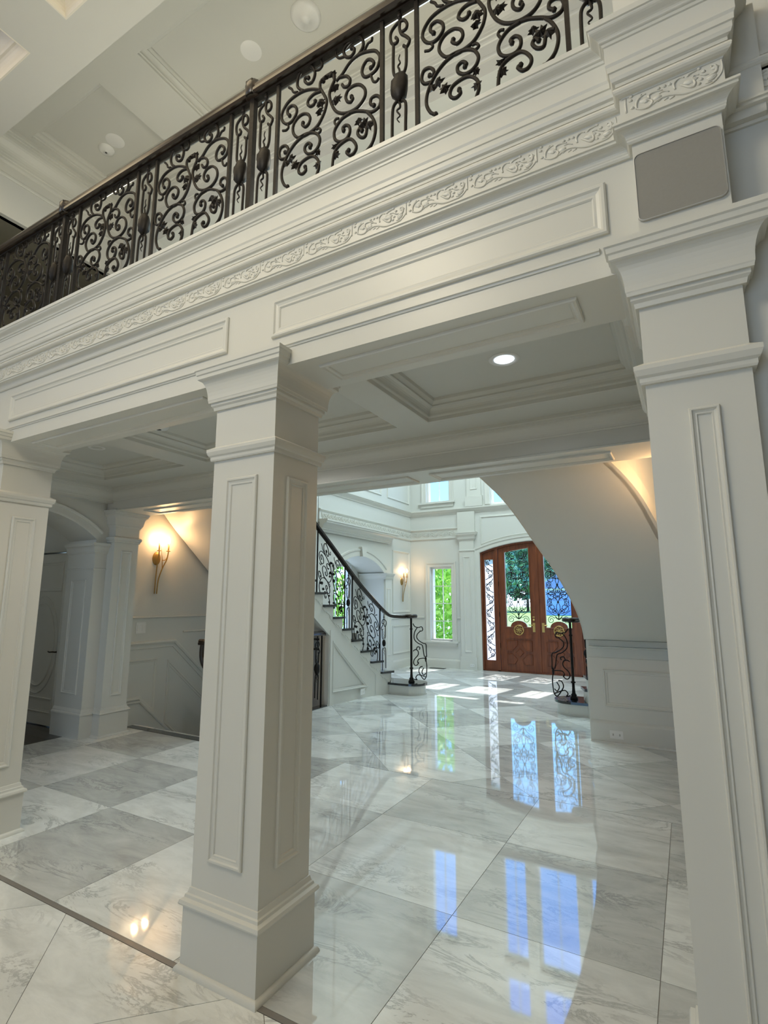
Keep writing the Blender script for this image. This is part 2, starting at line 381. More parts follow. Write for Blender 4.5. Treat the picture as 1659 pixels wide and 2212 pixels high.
# ------------------------------------------------------------------ columns of the colonnade
def crown_profile(zb, zt, pr):
    """column capital section (u outwards, v up): bead, cavetto, fillets"""
    h = zt - zb; p = [(0, zb), (pr * 0.12, zb), (pr * 0.16, zb + h * 0.07), (pr * 0.26, zb + h * 0.11), (pr * 0.26, zb + h * 0.17), (pr * 0.36, zb + h * 0.17), (pr * 0.38, zb + h * 0.22)]
    p += cove(pr * 0.40, zb + h * 0.24, pr * 0.80, zb + h * 0.70, 8)
    p += [(pr * 0.86, zb + h * 0.72), (pr * 0.86, zb + h * 0.80), (pr * 0.92, zb + h * 0.82), (pr * 0.94, zb + h * 0.90), (pr, zb + h * 0.92), (pr, zt), (0, zt)]
    return p
def column(name, x0, x1, y0, y1, faces, label, zcap=(2.235, 2.43), cap=0.077, frames=True, closed=True):
    c = empty(name, ((x0 + x1) / 2, (y0 + y1) / 2, 0), label, 'column', 'square white columns of the gallery', 'structure')
    e = 0.019
    m = MB(); m.box(x0 - e, x1 + e, y0 - e, y1 + e, 0, 0.232); m.build('plinth', 'paint', c)
    rp = ring_pts(x0, x1, y0, y1, 0)
    MB().sweep([(e, 0)] + [(e + 0.018 * math.cos(a), 0.022 * math.sin(a)) for a in [i * math.pi / 12 for i in range(7)]] + [(e, 0.022)], rp, (0, 0, 1), True).build('shoe_moulding', 'paint', c)
    MB().sweep([(0, 0.228), (e + 0.012, 0.228), (e + 0.014, 0.234), (e + 0.010, 0.245), (e - 0.002, 0.252), (e - 0.004, 0.262), (e - 0.010, 0.266), (0.004, 0.284), (0, 0.286)], rp, (0, 0, 1), True).build('plinth_cap', 'paint', c)
    MB().box(x0, x1, y0, y1, 0.232, 2.40).build('shaft', 'paint', c)
    MB().sweep([(0, 2.000), (0.010, 2.000), (0.013, 2.006), (0.013, 2.018), (0.020, 2.024), (0.026, 2.040), (0.026, 2.052), (0, 2.068)], rp, (0, 0, 1), True).build('astragal', 'paint', c)
    MB().sweep(crown_profile(zcap[0], zcap[1], cap), rp, (0, 0, 1), True).build('capital', 'paint', c)
    for f in faces:
        zb, zt = 0.395, 1.912
        if f == 'front': pts = [(x0 + .086, y0, zb), (x1 - .083, y0, zb), (x1 - .083, y0, zt), (x0 + .086, y0, zt)]; n = (0, -1, 0)
        if f == 'pilaster': pts = [(.043, y0, zb), (.116, y0, zb), (.116, y0, zt), (.043, y0, zt)]; n = (0, -1, 0)
        if f == 'right': pts = [(x1, y0 + .083, zb), (x1, y1 - .075, zb), (x1, y1 - .075, zt), (x1, y0 + .083, zt)]; n = (1, 0, 0)
        if f == 'left': pts = [(x0, y0 + .083, zb), (x0, y1 - .075, zb), (x0, y1 - .075, zt), (x0, y0 + .083, zt)]; n = (-1, 0, 0)
        if f == 'back': pts = [(x0 + .086, y1, zb), (x1 - .083, y1, zb), (x1 - .083, y1, zt), (x0 + .086, y1, zt)]; n = (0, 1, 0)
        MB().frame(pts, n, scaled(PANEL, 0.62 if f == 'pilaster' else 0.95, 1.0)).build('panel_moulding', 'paint', c)
    return c
column('square_column', -1.784, -1.437, 1.606, 1.903, ('front', 'right', 'back', 'left'), 'freestanding white square column with recessed panels, middle of the gallery')
column('square_column', -4.007, -3.660, 1.606, 1.903, ('front', 'right', 'back', 'left'), 'white square column beside the arched hallway, cut by the left edge')
column('pilaster', -0.056, 0.196, 1.606, 1.903, ('pilaster',), 'tall white pilaster below the grey wall speaker')

# ------------------------------------------------------------------ front entablature over the columns
beam = empty('beam', (-2.6, 1.75, 2.367), 'white panelled entablature with carved frieze carrying the balcony', 'beam', kind='structure')
XL, XR = -6.4, 0.196
MB().box(XL, XR, 1.606, 1.900, 2.367, 2.80).build('beam_body', 'paint', beam)
MB().box(XL, XR, 1.590, 1.900, 2.80, 3.115).build('frieze_body', 'paint', beam)
ENT_LOW = [(0, 2.445), (0.004, 2.445), (0.006, 2.452), (0.011, 2.454), (0.011, 2.461), (0.004, 2.466), (0, 2.466)]
ENT_MID = [(0, 2.732), (0.008, 2.732), (0.012, 2.738), (0.012, 2.744)] + cove(0.013, 2.745, 0.036, 2.768, 6) + [(0.041, 2.770), (0.041, 2.778), (0.046, 2.780), (0.046, 2.787), (0.0, 2.80)]
ENT_TOP = [(0.016, 2.884)] + half_round(0.018, 2.888, 2.920, 0.020, 8) + [(0.030, 2.921), (0.030, 2.932), (0.038, 2.936), (0.042, 2.946), (0.043, 2.962), (0.047, 2.964), (0.048, 2.982), (0.052, 2.990), (0.052, 3.050), (0.056, 3.052), (0.058, 3.060), (0.062, 3.062)] + cyma(0.064, 3.064, 0.090, 3.092, 8) + [(0.094, 3.094), (0.096, 3.110), (0.0, 3.116)]
def ent_run(prof, name):
    """follows wall, steps forward over the pilaster (ressaut), then back to the side wall"""
    pts = [(XL, 1.606, 0), (-0.037, 1.606, 0), (-0.037, 1.556, 0), (0.189, 1.556, 0), (0.189, 1.65, 0), (1.7, 1.65, 0)]
    MB().sweep(prof, pts, (0, 0, 1)).build(name, 'paint', beam)
ent_run(ENT_MID, 'architrave_moulding')
MB().sweep(ENT_TOP, [(XL, 1.606, 0), (-0.037, 1.606, 0), (-0.037, 1.556, 0), (0.189, 1.556, 0), (0.189, 1.655, 0)], (0, 0, 1)).build('cornice', 'paint', beam)
MB().sweep([(0, 2.875), (0.018, 2.88)] + half_round(0.018, 2.888, 2.920, 0.020, 8) + [(0.026, 2.923), (0.026, 2.935), (0, 2.945)], [(0.19, 1.65, 0), (1.7, 1.65, 0)], (0, 0, 1)).build('wall_torus', 'paint', beam)
MB().sweep(ENT_LOW, [(XL, 1.606, 0), (-0.15, 1.606, 0)], (0, 0, 1)).build('fascia_bead', 'paint', beam)
MB().box(-0.037, 0.189, 1.556, 1.606, 2.40, 3.10).build('ressaut', 'paint', beam)
MB().box(0.19, 1.7, 1.632, 1.652, 2.79, 2.90).build('wall_frieze', 'paint', beam)
MB().box(-0.060, 0.205, 1.541, 1.606, 2.79, 2.89).build('ressaut_frieze', 'paint', beam)
BIGP = scaled(PANEL, 1.25, 1.2)
for a, b in ((-1.469, -0.120), (-3.650, -1.735), (-5.80, -3.915)):
    MB().frame([(a, 1.606, 2.505), (b, 1.606, 2.505), (b, 1.606, 2.680), (a, 1.606, 2.680)], (0, -1, 0), BIGP).build('panel_moulding', 'paint', beam)
for a, b in ((-1.265, -0.235), (-3.49, -1.96), (-5.3, -4.18)):
    MB().frame([(a, 1.670, 2.367), (b, 1.670, 2.367), (b, 1.835, 2.367), (a, 1.835, 2.367)], (0, 0, -1), scaled(PANEL, 0.9, 1.1)).build('soffit_panel', 'paint', beam)
# carved acanthus frieze, one motif repeated
MOTIF = [ [(0.007,0.037),(0.006,0.068),(0.008,0.1)], [(0.032,0.061),(0.04,0.077),(0.051,0.09)], [(0.035,0.035),(0.034,0.055),(0.04,0.073),(0.051,0.082),(0.062,0.085)], [(0.035,0.037),(0.051,0.026),(0.068,0.025),(0.076,0.037),(0.072,0.051),(0.061,0.054),(0.058,0.047)], [(0.069,0.06),(0.069,0.074),(0.079,0.078),(0.091,0.076),(0.104,0.072)], [(0.077,0.029),(0.09,0.037),(0.107,0.041),(0.128,0.036),(0.157,0.019),(0.18,0.014),(0.204,0.015),(0.223,0.016),(0.238,0.028),(0.249,0.046),(0.252,0.07),(0.251,0.097)], [(0.136,0.052),(0.133,0.071),(0.137,0.083),(0.149,0.091),(0.16,0.086)], [(0.15,0.061),(0.159,0.051),(0.17,0.038),(0.181,0.033),(0.185,0.047),(0.18,0.065),(0.184,0.077),(0.196,0.073)], [(0.167,0.083),(0.174,0.091),(0.186,0.093),(0.193,0.094)], [(0.199,0.071),(0.211,0.06),(0.219,0.058)], [(0.214,0.047),(0.226,0.051),(0.236,0.056),(0.238,0.069),(0.236,0.083),(0.227,0.087),(0.227,0.078)], [(0.215,0.033),(0.227,0.032),(0.237,0.042)], [(0.209,0.026),(0.225,0.023)], [(0.095,0.063),(0.107,0.065),(0.121,0.054)], [(0.106,0.026),(0.117,0.031)], [(0.12,0.021),(0.133,0.026)], [(0.09,0.031),(0.099,0.037)],]
MDOT = [(0.023,0.099),(0.021,0.082),(0.024,0.048),(0.124,0.083),(0.11,0.084),(0.095,0.085),(0.2,0.05),(0.194,0.035),(0.208,0.077),(0.197,0.096),(0.06,0.052)]
mm = MB()
for l in MOTIF:
    r = 0.0042 if len(l) > 3 else 0.0034
    mm.tube([(p.x, -0.0005, p.y) for p in smoothc(l, 3)], r, 5, taper=lambda t: 0.55 + 0.45 * math.sin(math.pi * min(1, t * 1.1 + 0.1)))
for p in MDOT: mm.blob((p[0], 0, p[1]), 0.006, 0.005, 0.006, 6, 4)
for p in ((0.175, 0.062, .02), (0.058, 0.06, .016), (0.225, 0.045, .016), (0.09, 0.05, .014), (0.235, 0.075, .012)): mm.blob((p[0], 0.001, p[1]), p[2], 0.005, p[2] * 0.8, 8, 4, 0.15)
motif_me = None
def put_motif(x, y, flip=1):
    global motif_me
    if motif_me is None:
        o = mm.build('scroll_carving', 'paint', None, (0, 0, 0)); motif_me = o.data; COL.objects.unlink(o); bpy.data.objects.remove(o)
    o = bpy.data.objects.new('scroll_carving', motif_me); COL.objects.link(o); o.parent = beam
    o.location = V((x, y, 2.806)) - V(beam['_base']); o.scale = (flip, 1, 0.78)
for k in range(24): put_motif(-0.327 - 0.2447 * k, 1.590)
put_motif(-0.050, 1.541); put_motif(0.25, 1.632); put_motif(0.495, 1.632); put_motif(0.74, 1.632)
# wall to the right of the pilaster, great room side
wr = empty('wall_great_room', (2.4, 1.75, 0), 'plain cream great room wall beside the pilaster and above it', 'wall', kind='structure')
MB().box(0.190, 4.5, 1.65, 1.90, 0, 5.56).box(-0.06, 0.19, 1.66, 1.90, 3.11, 5.56).build('wall_panel', 'wall', wr)

# rest of the great room, behind and beside the camera: walls with window openings, coffered ceiling
gr = empty('wall_back', (-1, -6.5, 0), 'white great room wall with tall window opening', 'wall', kind='structure')
MB().box(-6.6, -4.7, -6.6, -6.45, 0, 5.56).box(-0.3, 4.5, -6.6, -6.45, 0, 5.56).box(-4.7, -0.3, -6.6, -6.45, 0, 1.1).box(-4.7, -0.3, -6.6, -6.45, 4.7, 5.56).build('wall_panel', 'wall', gr)
MB().box(-6.7, -6.6, -6.6, -4.6, 0, 5.56).box(-6.7, -6.6, -0.2, 1.606, 0, 5.56).box(-6.7, -6.6, -4.6, -0.2, 0, 3.8).box(-6.7, -6.6, -4.6, -0.2, 5.2, 5.56).build('side_wall', 'wall', gr)
MB().box(4.5, 4.6, -6.6, 1.9, 0, 5.56).build('right_wall', 'taupe', gr)  # unseen wall, dark tone invented to dim and brown the column sides
pt = MB().box(-12, 5, -16, -6.6, 5.25, 5.4).box(-16, -6.71, -8, 1.5, 5.25, 5.4); tag(pt.build('sky_block_roof', 'ceil'), 'covered patio roof, unseen, put in to block sky light at the great room windows', 'roof', kind='structure')  # unseen slab added to keep sky light off the window openings
pg = MB().box(-60, 60, -60, -6.61, -0.2, -0.05).box(-60, -8.2, -6.6, 10.6, -0.2, -0.05).box(-8.2, -6.71, -6.6, 0.9, -0.2, -0.05).box(4.61, 60, -6.6, 10.6, -0.2, -0.05); tag(pg.build('added_patio', 'asphalt'), 'pale patio paving, unseen, put in to block light from below', 'added_patio', kind='structure')  # unseen ground, widened to stop sky glow from below
cg = empty('ceiling_great_room', (-1, -2, 5.56), 'beige great room ceiling with warm lit square coffers', 'ceiling', kind='structure')
CW = [(-5.9, -4.08), (-3.6, -1.5), (-1.05, 0.75), (1.2, 3.2)]; CY = [(-5.0, -3.2), (-2.75, -0.95), (-0.5, 1.635)]
xs = [-6.7] + [v for p in CW for v in p] + [4.6]; ys = [-6.6] + [v for p in CY for v in p] + [1.905]
cm = MB()
for i in range(len(xs) - 1):
    for j in range(len(ys) - 1):
        if not (i % 2 == 1 and j % 2 == 1): cm.box(xs[i], xs[i + 1], ys[j], ys[j + 1], 5.56, 5.80)
cm.build('ceiling_slab', 'ceil', cg)
for a in CW:
    for b in CY:
        m = MB(); m.box(a[0], a[1], b[0], b[1], 5.80, 5.84)
        m.sweep([(0, 5.56), (-0.012, 5.56), (-0.02, 5.585)] + [(-u, z) for u, z in cove(0.02, 5.59, 0.07, 5.66, 5)] + [(-0.08, 5.67), (-0.085, 5.69), (-0.13, 5.74), (-0.14, 5.80), (0, 5.80)], ring_pts(a[0], a[1], b[0], b[1], 0), (0, 0, 1), True)
        m.build('coffer', 'coffer_glow_paint', cg)

# ------------------------------------------------------------------ gallery ceiling with coffers
def coffer_ceiling(obj, cells, x0, x1, y0, y1, z, depth, ztop, step):
    xs = sorted([x0, x1] + [v for c in cells for v in c[:2]]); ya, yb = cells[0][2], cells[0][3]
    m = MB(); m.box(x0, x1, y0, ya, z, ztop); m.box(x0, x1, yb, y1, z, ztop)
    for i in range(0, len(xs) - 1, 2): m.box(xs[i], xs[i + 1], ya, yb, z, ztop)
    m.build('ceiling_grid', 'ceil', obj)
    for a, b, c, d in cells:
        k = depth
        m = MB(); m.box(a, b, c, d, z + k, z + k + 0.03)
        pr = [(0, z), (-0.008 * step, z + 0.002), (-0.010 * step, z + k * 0.2), (-0.02 * step, z + k * 0.25)] + [(-u * step, w) for u, w in cove(0.022, z + k * 0.28, 0.06, z + k * 0.62, 5)] + [(-0.066 * step, z + k * 0.64), (-0.066 * step, z + k * 0.72), (-0.085 * step, z + k * 0.86), (-0.09 * step, z + k), (0, z + k)]
        m.sweep(pr, ring_pts(a, b, c, d, 0), (0, 0, 1), True); m.build('coffer', 'ceil', obj)
gc = empty('ceiling', (-2.6, 2.67, 2.57), 'white coffered ceiling over the gallery behind the columns', 'ceiling', kind='structure')
coffer_ceiling(gc, [(-1.43, -0.13, 2.29, 3.105), (-3.55, -1.65, 2.29, 3.105), (-5.0, -3.80, 2.29, 3.105)], -5.95, 0.30, 1.90, 3.50, 2.57, 0.13, 2.745, 1.0)
# far beam between gallery and stair hall
fb = empty('beam', (-2.6, 3.63, 2.33), 'plain white beam between gallery and stair hall', 'beam', kind='structure')
MB().box(-5.6, 0.30, 3.43, 3.83, 2.33, 3.115).build('beam_body', 'paint', fb)
FBC = [(0, 2.44), (0.008, 2.44), (0.012, 2.448), (0.012, 2.456)] + cyma(0.014, 2.458, 0.06, 2.53, 8) + [(0.066, 2.532), (0.068, 2.545), (0.074, 2.548), (0.076, 2.572), (0, 2.575)]
MB().sweep(FBC, [(-5.6, 3.43, 0), (0.30, 3.43, 0)], (0, 0, 1)).build('crown_moulding', 'paint', fb)
MB().sweep(FBC, [(0.3, 1.90, 0), (-5.6, 1.90, 0)], (0, 0, 1)).build('crown_moulding', 'paint', fb)
MB().sweep([(0, 2.33), (0.008, 2.33), (0.008, 2.342), (0, 2.346)], [(-5.6, 3.43, 0), (0.30, 3.43, 0)], (0, 0, 1)).build('bead', 'paint', fb)
for a, b in ((-0.35, -1.62), (-1.80, -3.25), (-3.43, -4.95)):
    MB().frame([(a, 3.53, 2.33), (b, 3.53, 2.33), (b, 3.74, 2.33), (a, 3.74, 2.33)], (0, 0, -1), scaled(PANEL, 0.8, 1.2)).build('soffit_panel', 'paint', fb)
# upper floor slab, upper hall ceiling and upper far beam
uf = MB(); uf.box(-5.6, 0.30, 1.62, 3.83, 2.74, 3.10); tag(uf.build('floor_upper', 'paint'), 'white floor slab of the balcony above the coffers', 'floor', kind='structure')
UZ = 6.05
uc = empty('ceiling_upper', (-2.6, 2.7, UZ), 'white coffered ceiling of the upper hall above the railing', 'ceiling', kind='structure')
coffer_ceiling(uc, [(-1.05, 0.2, 2.28, 3.12), (-3.77, -1.50, 2.28, 3.12), (-5.46, -4.30, 2.28, 3.12)], -6.75, 0.30, 1.90, 3.50, UZ, 0.11, 6.3, 0.9)
MB().box(-6.75, 0.3, 1.885, 1.925, 5.75, 6.32).build('ceiling_step', 'ceil', uc)
ub = empty('beam', (-2.6, 3.63, 5.48), 'cream crown moulded beam across the upper hall behind the railing', 'beam', kind='structure')
MB().box(-5.0, 0.30, 3.47, 3.83, 5.48, 6.45).build('beam_body', 'paint', ub)
UBC = [(0, 5.60), (0.012, 5.60), (0.018, 5.612), (0.018, 5.63), (0.010, 5.642), (0.010, 5.74), (0.020, 5.745), (0.026, 5.76), (0.026, 5.785), (0.034, 5.79), (0.036, 5.815)] + cyma(0.038, 5.82, 0.12, 5.985, 8) + [(0.128, 5.988), (0.13, 6.01), (0.142, 6.014), (0.144, 6.05), (0, 6.055)]
MB().sweep(UBC, [(-5.0, 3.47, 0), (0.30, 3.47, 0)], (0, 0, 1)).build('crown_moulding', 'paint', ub)
# upper hall left end: crown, dark corridor
uw = empty('wall_upper_left', (-5.6, 2.7, 3.1), 'upper hall end wall with dark corridor opening behind the railing', 'wall', kind='structure')
MB().box(-5.75, -5.65, 1.6, 3.83, 5.2, 6.3).build('wall_panel', 'wall', uw)
MB().sweep(UBC[:], [(-5.65, 1.6, 0), (-5.65, 3.83, 0)], (0, 0, 1)).build('crown_moulding', 'paint', uw)
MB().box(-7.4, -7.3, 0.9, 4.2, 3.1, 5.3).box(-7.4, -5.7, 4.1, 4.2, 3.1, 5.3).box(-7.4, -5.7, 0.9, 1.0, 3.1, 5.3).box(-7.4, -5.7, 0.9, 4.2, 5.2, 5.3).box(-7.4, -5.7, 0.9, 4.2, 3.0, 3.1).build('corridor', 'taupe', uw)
MB().box(-5.64, -4.99, 3.47, 3.83, 3.1, 6.45).build('corner_pier', 'wall', uw)
MB().box(-6.75, -5.65, 1.56, 1.606, 3.1, 6.3).box(-6.75, -5.9, 1.56, 1.606, 2.55, 3.1).build('return_wall', 'wall', uw)

# ------------------------------------------------------------------ gallery end wall with arch, hallway beyond
def arc_pts(c, half, spring, apex, n=16):
    rise = apex - spring; R = (half * half + rise * rise) / (2 * rise); zc = apex - R; a = math.asin(half / R)
    return [(c + R * math.sin(-a + 2 * a * i / n), zc + R * math.cos(-a + 2 * a * i / n)) for i in range(n + 1)]
AW = -5.434
wl = empty('wall_left', (-5.65, 2.7, 0), 'white gallery end wall with segmental arch into the hallway', 'wall', kind='structure')
arch = arc_pts(2.645, 0.695, 2.02, 2.27)
m = MB()
for (a, za), (b, zb) in zip(arch, arch[1:]):
    m.prism([(AW, a, za), (AW, b, zb), (AW, b, 2.72), (AW, a, 2.72)], (-0.49, 0, 0))
m.box(AW - 0.49, AW, 3.34, 3.60, 0, 2.72); m.box(AW - 0.49, AW, 1.62, 1.95, 0, 2.72)
m.build('wall_panel', 'paint', wl)
MB().sweep([(0, 0), (0, 0.012), (0.02, 0.014), (0.075, 0.014), (0.08, 0.024), (0.1, 0.028), (0.102, 0)], [(AW, a, z) for a, z in arch][::-1], (1, 0, 0)).build('arch_trim', 'paint', wl)
jp = [(AW - 0.49, 3.34, 0), (AW, 3.34, 0), (AW, 3.475, 0)]
MB().sweep([(0, 0.0), (0.02, 0), (0.02, 0.225), (0.032, 0.228), (0.03, 0.24), (0.016, 0.25), (0.014, 0.26), (0.0, 0.284)], jp, (0, 0, 1)).build('jamb_base', 'paint', wl)
MB().sweep(crown_profile(1.87, 1.985, 0.06), jp, (0, 0, 1)).build('impost', 'paint', wl)
MB().sweep([(0, 1.70), (0.008, 1.70), (0.01, 1.715), (0, 1.72)], jp, (0, 0, 1)).build('astragal', 'paint', wl)
MB().frame([(AW - 0.38, 3.34, 0.42), (AW - 0.11, 3.34, 0.42), (AW - 0.11, 3.34, 1.60), (AW - 0.38, 3.34, 1.60)], (0, -1, 0), PANEL).build('panel_moulding', 'paint', wl)
MB().sweep(FBC, [(AW + 0.1, 1.90, 0), (AW + 0.1, 3.43, 0)], (0, 0, 1)).build('crown_moulding', 'paint', wl)
MB().box(AW, AW + 0.1, 1.62, 3.43, 2.42, 2.72).build('upper_fascia', 'paint', wl)
column('pilaster', -5.62, -5.315, 3.474, 3.758, ('right',), 'white pilaster between the arched hallway and the wall sconce', (2.165, 2.345), 0.075)
hall = empty('wall_hall', (-6.7, 3.5, 0), 'dim green grey hallway wall around the oval panelled door', 'wall', kind='structure')
MB().box(-8.0, -7.05, 3.5, 3.6, 0, 2.6).box(-6.10, -5.6, 3.5, 3.6, 0, 2.6).box(-7.05, -6.10, 3.5, 3.6, 1.93, 2.6).box(-7.05, -6.4, 3.55, 3.6, 0, 1.93).box(-8.1, -8.0, 1.0, 3.6, 0, 2.6).box(-8.0, -5.9, 1.0, 1.1, 0, 2.6).build('wall_panel', 'wall', hall)
MB().box(-8.0, -5.9, 1.0, 3.6, 2.5, 2.6).build('hall_ceiling', 'ceil', hall)
MB().sweep(scaled(FBC, 1, 1), [(-8.0, 3.5, -0.15), (-5.9, 3.5, -0.15)], (0, 0, 1)).build('crown_moulding', 'paint', hall)
MB().sweep([(0, 0), (0.02, 0), (0.02, 0.07), (0, 0.085)], [(-6.10, 3.5, 0), (-6.10, 3.5, 1.93), (-7.05, 3.5, 1.93), (-7.05, 3.5, 0)], (0, -1, 0)).build('door_casing', 'paint', hall)
fh = empty('floor_hall', (-6.8, 2.3, 0), 'dark stained plank floor of the hallway beyond the arch', 'floor', kind='structure')
for k in range(14):
    MB().box(-8.0, -5.685, 1.05 + 0.178 * k, 1.05 + 0.178 * k + 0.176, -0.1, 0.0).build('plank', 'darkfloor', fh)
d2 = empty('door_2', (-6.58, 3.49, 0.01), 'white hallway door with raised oval panel and dark lever', 'door', kind='structure')
MB().box(-7.04, -6.11, 3.475, 3.52, 0.01, 1.92).build('door_leaf', 'paint', d2)
ov = [(-6.575 + 0.30 * math.cos(2 * math.pi * i / 40), 3.475, 0.88 + 0.47 * math.sin(2 * math.pi * i / 40)) for i in range(40)]
MB().frame(ov, (0, -1, 0), scaled(PANEL, 1.1, 1.2)).build('oval_moulding', 'paint', d2)
ov2 = [(-6.575 + 0.37 * math.cos(2 * math.pi * i / 40), 3.475, 0.88 + 0.55 * math.sin(2 * math.pi * i / 40)) for i in range(40)]
MB().frame(ov2, (0, -1, 0), scaled(PANEL, 0.8, 1.0)).build('oval_moulding', 'paint', d2)
MB().frame([(-6.95, 3.475, 1.48), (-6.22, 3.475, 1.48), (-6.22, 3.475, 1.82), (-6.95, 3.475, 1.82)], (0, -1, 0), PANEL).build('panel_moulding', 'paint', d2)
MB().frame([(-6.95, 3.475, 0.14), (-6.22, 3.475, 0.14), (-6.22, 3.475, 0.30), (-6.95, 3.475, 0.30)], (0, -1, 0), PANEL).build('panel_moulding', 'paint', d2)
MB().lathe([(0.0, -0.014), (0.028, -0.012), (0.03, 0)], (-6.165, 3.475, 0.81), 14, 'y').tube([(-6.165, 3.475, .81), (-6.165, 3.425, .81), (-6.19, 3.42, .812), (-6.26, 3.42, .805), (-6.285, 3.42, .812)], 0.008, 7).build('lever_handle', 'bronze', d2)
MB().box(-6.118, -6.104, 3.465, 3.476, 1.66, 1.74).build('hinge', 'bronze', d2)

# ------------------------------------------------------------------ stair hall shell
SW = -5.53
ws = empty('wall_stairwell', (SW, 5.3, 0), 'white wainscoted stairwell wall behind the basement stairs with sconce glow', 'wall', kind='structure')
MB().box(SW - 0.15, SW, 3.70, 6.95, -2.2, 6.4).build('wall_panel', 'wall', ws)
CAP = [(0, -0.012), (0.010, -0.012), (0.014, -0.004), (0.022, 0.0), (0.022, 0.012), (0, 0.018)]
def wallpath(pts): return [(SW, y, z) for y, z in pts]
def flat_rail(prof, pts, N): return MB().sweep(prof, pts, N)
BAND = [(-0.012, 0), (-0.012, 0.012), (0.0, 0.02), (0.012, 0.018), (0.014, 0)]
flat_rail(BAND, wallpath([(6.9, 1.18), (3.76, 1.18)]), (1, 0, 0)).build('chair_rail', 'paint', ws)
flat_rail([(u * 1.6, v) for u, v in BAND], wallpath([(6.6, -0.96), (5.6, -0.09), (4.51, 0.885), (3.76, 0.885)]), (1, 0, 0)).build('sloped_rail', 'paint', ws)
flat_rail(scaled(BAND, 0.5), wallpath([(6.6, -1.05), (5.6, -0.18), (4.48, 0.825), (3.76, 0.825)]), (1, 0, 0)).build('sloped_bead', 'paint', ws)
flat_rail(BAND, wallpath([(6.0, -1.55), (4.075, 0.237), (3.76, 0.237)]), (1, 0, 0)).build('base_cap', 'paint', ws)
flat_rail(scaled(BAND, 0.8), wallpath([(6.9, 0.99), (4.62, 0.99)]), (1, 0, 0)).build('upper_band', 'paint', ws)
MB().frame(wallpath([(3.80, 0.26), (4.06, 0.26), (4.275, 0.06), (4.275, 0.705), (3.80, 0.705)]), (1, 0, 0), scaled(PANEL, 1.2)).build('panel_moulding', 'paint', ws)
MB().frame(wallpath([(4.42, -0.06), (4.42, 0.672), (5.9, -0.65), (5.9, -1.4)]), (1, 0, 0), scaled(PANEL, 1.2)).build('panel_moulding', 'paint', ws)

FX = -5.22
fl = empty('wall_foyer_left', (FX, 8.6, 0), 'white stair hall side wall with arched window niche and carved cornice', 'wall', kind='structure')
m = MB(); na = arc_pts(8.31, 0.86, 1.89, 2.18, 14)
for (a, za), (b, zb) in zip(na, na[1:]): m.prism([(FX, a, za), (FX, b, zb), (FX, b, 6.4), (FX, a, 6.4)], (-0.16, 0, 0))
m.box(FX - 0.16, FX, 6.95, 7.45, 0, 6.4); m.box(FX - 0.16, FX, 9.17, 10.62, 0, 6.4); m.box(FX - 0.45, FX, 6.80, 6.96, 0, 6.4)
m.build('wall_panel', 'wall', fl)
m = MB(); NB = -5.80                                    # niche: reveals, vault and back wall with window opening
for (a, za), (b, zb) in zip(na, na[1:]): m.prism([(FX - 0.16, a, za), (FX - 0.16, b, zb), (FX - 0.16, b, zb + 0.05), (FX - 0.16, a, za + 0.05)], (NB - FX + 0.16, 0, 0))
m.box(NB, FX - 0.16, 9.17, 9.22, 0, 1.93); m.box(NB, FX - 0.16, 7.40, 7.45, 0, 1.93)
m.box(NB - 0.12, NB, 7.40, 7.98, 0, 2.4); m.box(NB - 0.12, NB, 8.86, 9.22, 0, 2.4); m.box(NB - 0.12, NB, 7.98, 8.86, 0, 0.52); m.box(NB - 0.12, NB, 7.98, 8.86, 2.06, 2.4)
m.build('niche', 'wall', fl)
MB().sweep([(0, 0), (0, 0.02), (0.02, 0.022), (0.09, 0.022), (0.1, 0.036), (0.13, 0.04), (0.135, 0)], [(FX, a, z) for a, z in na][::-1], (1, 0, 0)).build('arch_trim', 'paint', fl)
MB().prism([(FX, 8.255, 2.17), (FX, 8.365, 2.17), (FX, 8.40, 2.345), (FX, 8.22, 2.345)], (0.075, 0, 0)).build('keystone', 'paint', fl)
MB().box(FX, FX + 0.03, 9.19, 9.44, 0, 1.80).box(FX, FX + 0.05, 9.18, 9.45, 0, 0.2).build('niche_pilaster', 'paint', fl)
MB().sweep(crown_profile(1.78, 1.90, 0.07), [(NB + 0.02, 9.17, 0), (FX + 0.03, 9.17, 0), (FX + 0.03, 9.46, 0)], (0, 0, 1)).build('impost', 'paint', fl)
MB().frame([(FX + 0.03, 9.24, 0.3), (FX + 0.03, 9.39, 0.3), (FX + 0.03, 9.39, 1.60), (FX + 0.03, 9.24, 1.60)], (1, 0, 0), scaled(PANEL, 0.8)).build('panel_moulding', 'paint', fl)
MB().sweep([(u * 2.0, 2.50 + (v - 2.235) * 1.15) for u, v in crown_profile(2.235, 2.43, 0.085)], [(FX, 6.96, 0), (FX, 6.96, 0.0001), (FX + 0.02, 6.96, 0), (FX + 0.02, 9.30, 0), (FX, 9.30, 0)][3:1:-1] + [], (0, 0, -1)) if False else None
hood = [(u, z) for u, z in [(0, 2.50), (0.03, 2.50), (0.035, 2.53), (0.06, 2.54), (0.06, 2.56)] + cove(0.07, 2.565, 0.14, 2.64, 6) + [(0.15, 2.645), (0.15, 2.67), (0.165, 2.675), (0.165, 2.70), (0, 2.71)]]
MB().sweep(hood, [(FX - 0.01, 9.30, 0), (FX + 0.02, 9.30, 0), (FX + 0.02, 6.97, 0)][::-1], (0, 0, 1)).build('hood_cornice', 'paint', fl)
FRZ = [(0, 2.655), (0.012, 2.655), (0.02, 2.665), (0.024, 2.68), (0.016, 2.685), (0.016, 2.845), (0.026, 2.85), (0.034, 2.865), (0.04, 2.87), (0.04, 2.885), (0, 2.895)]
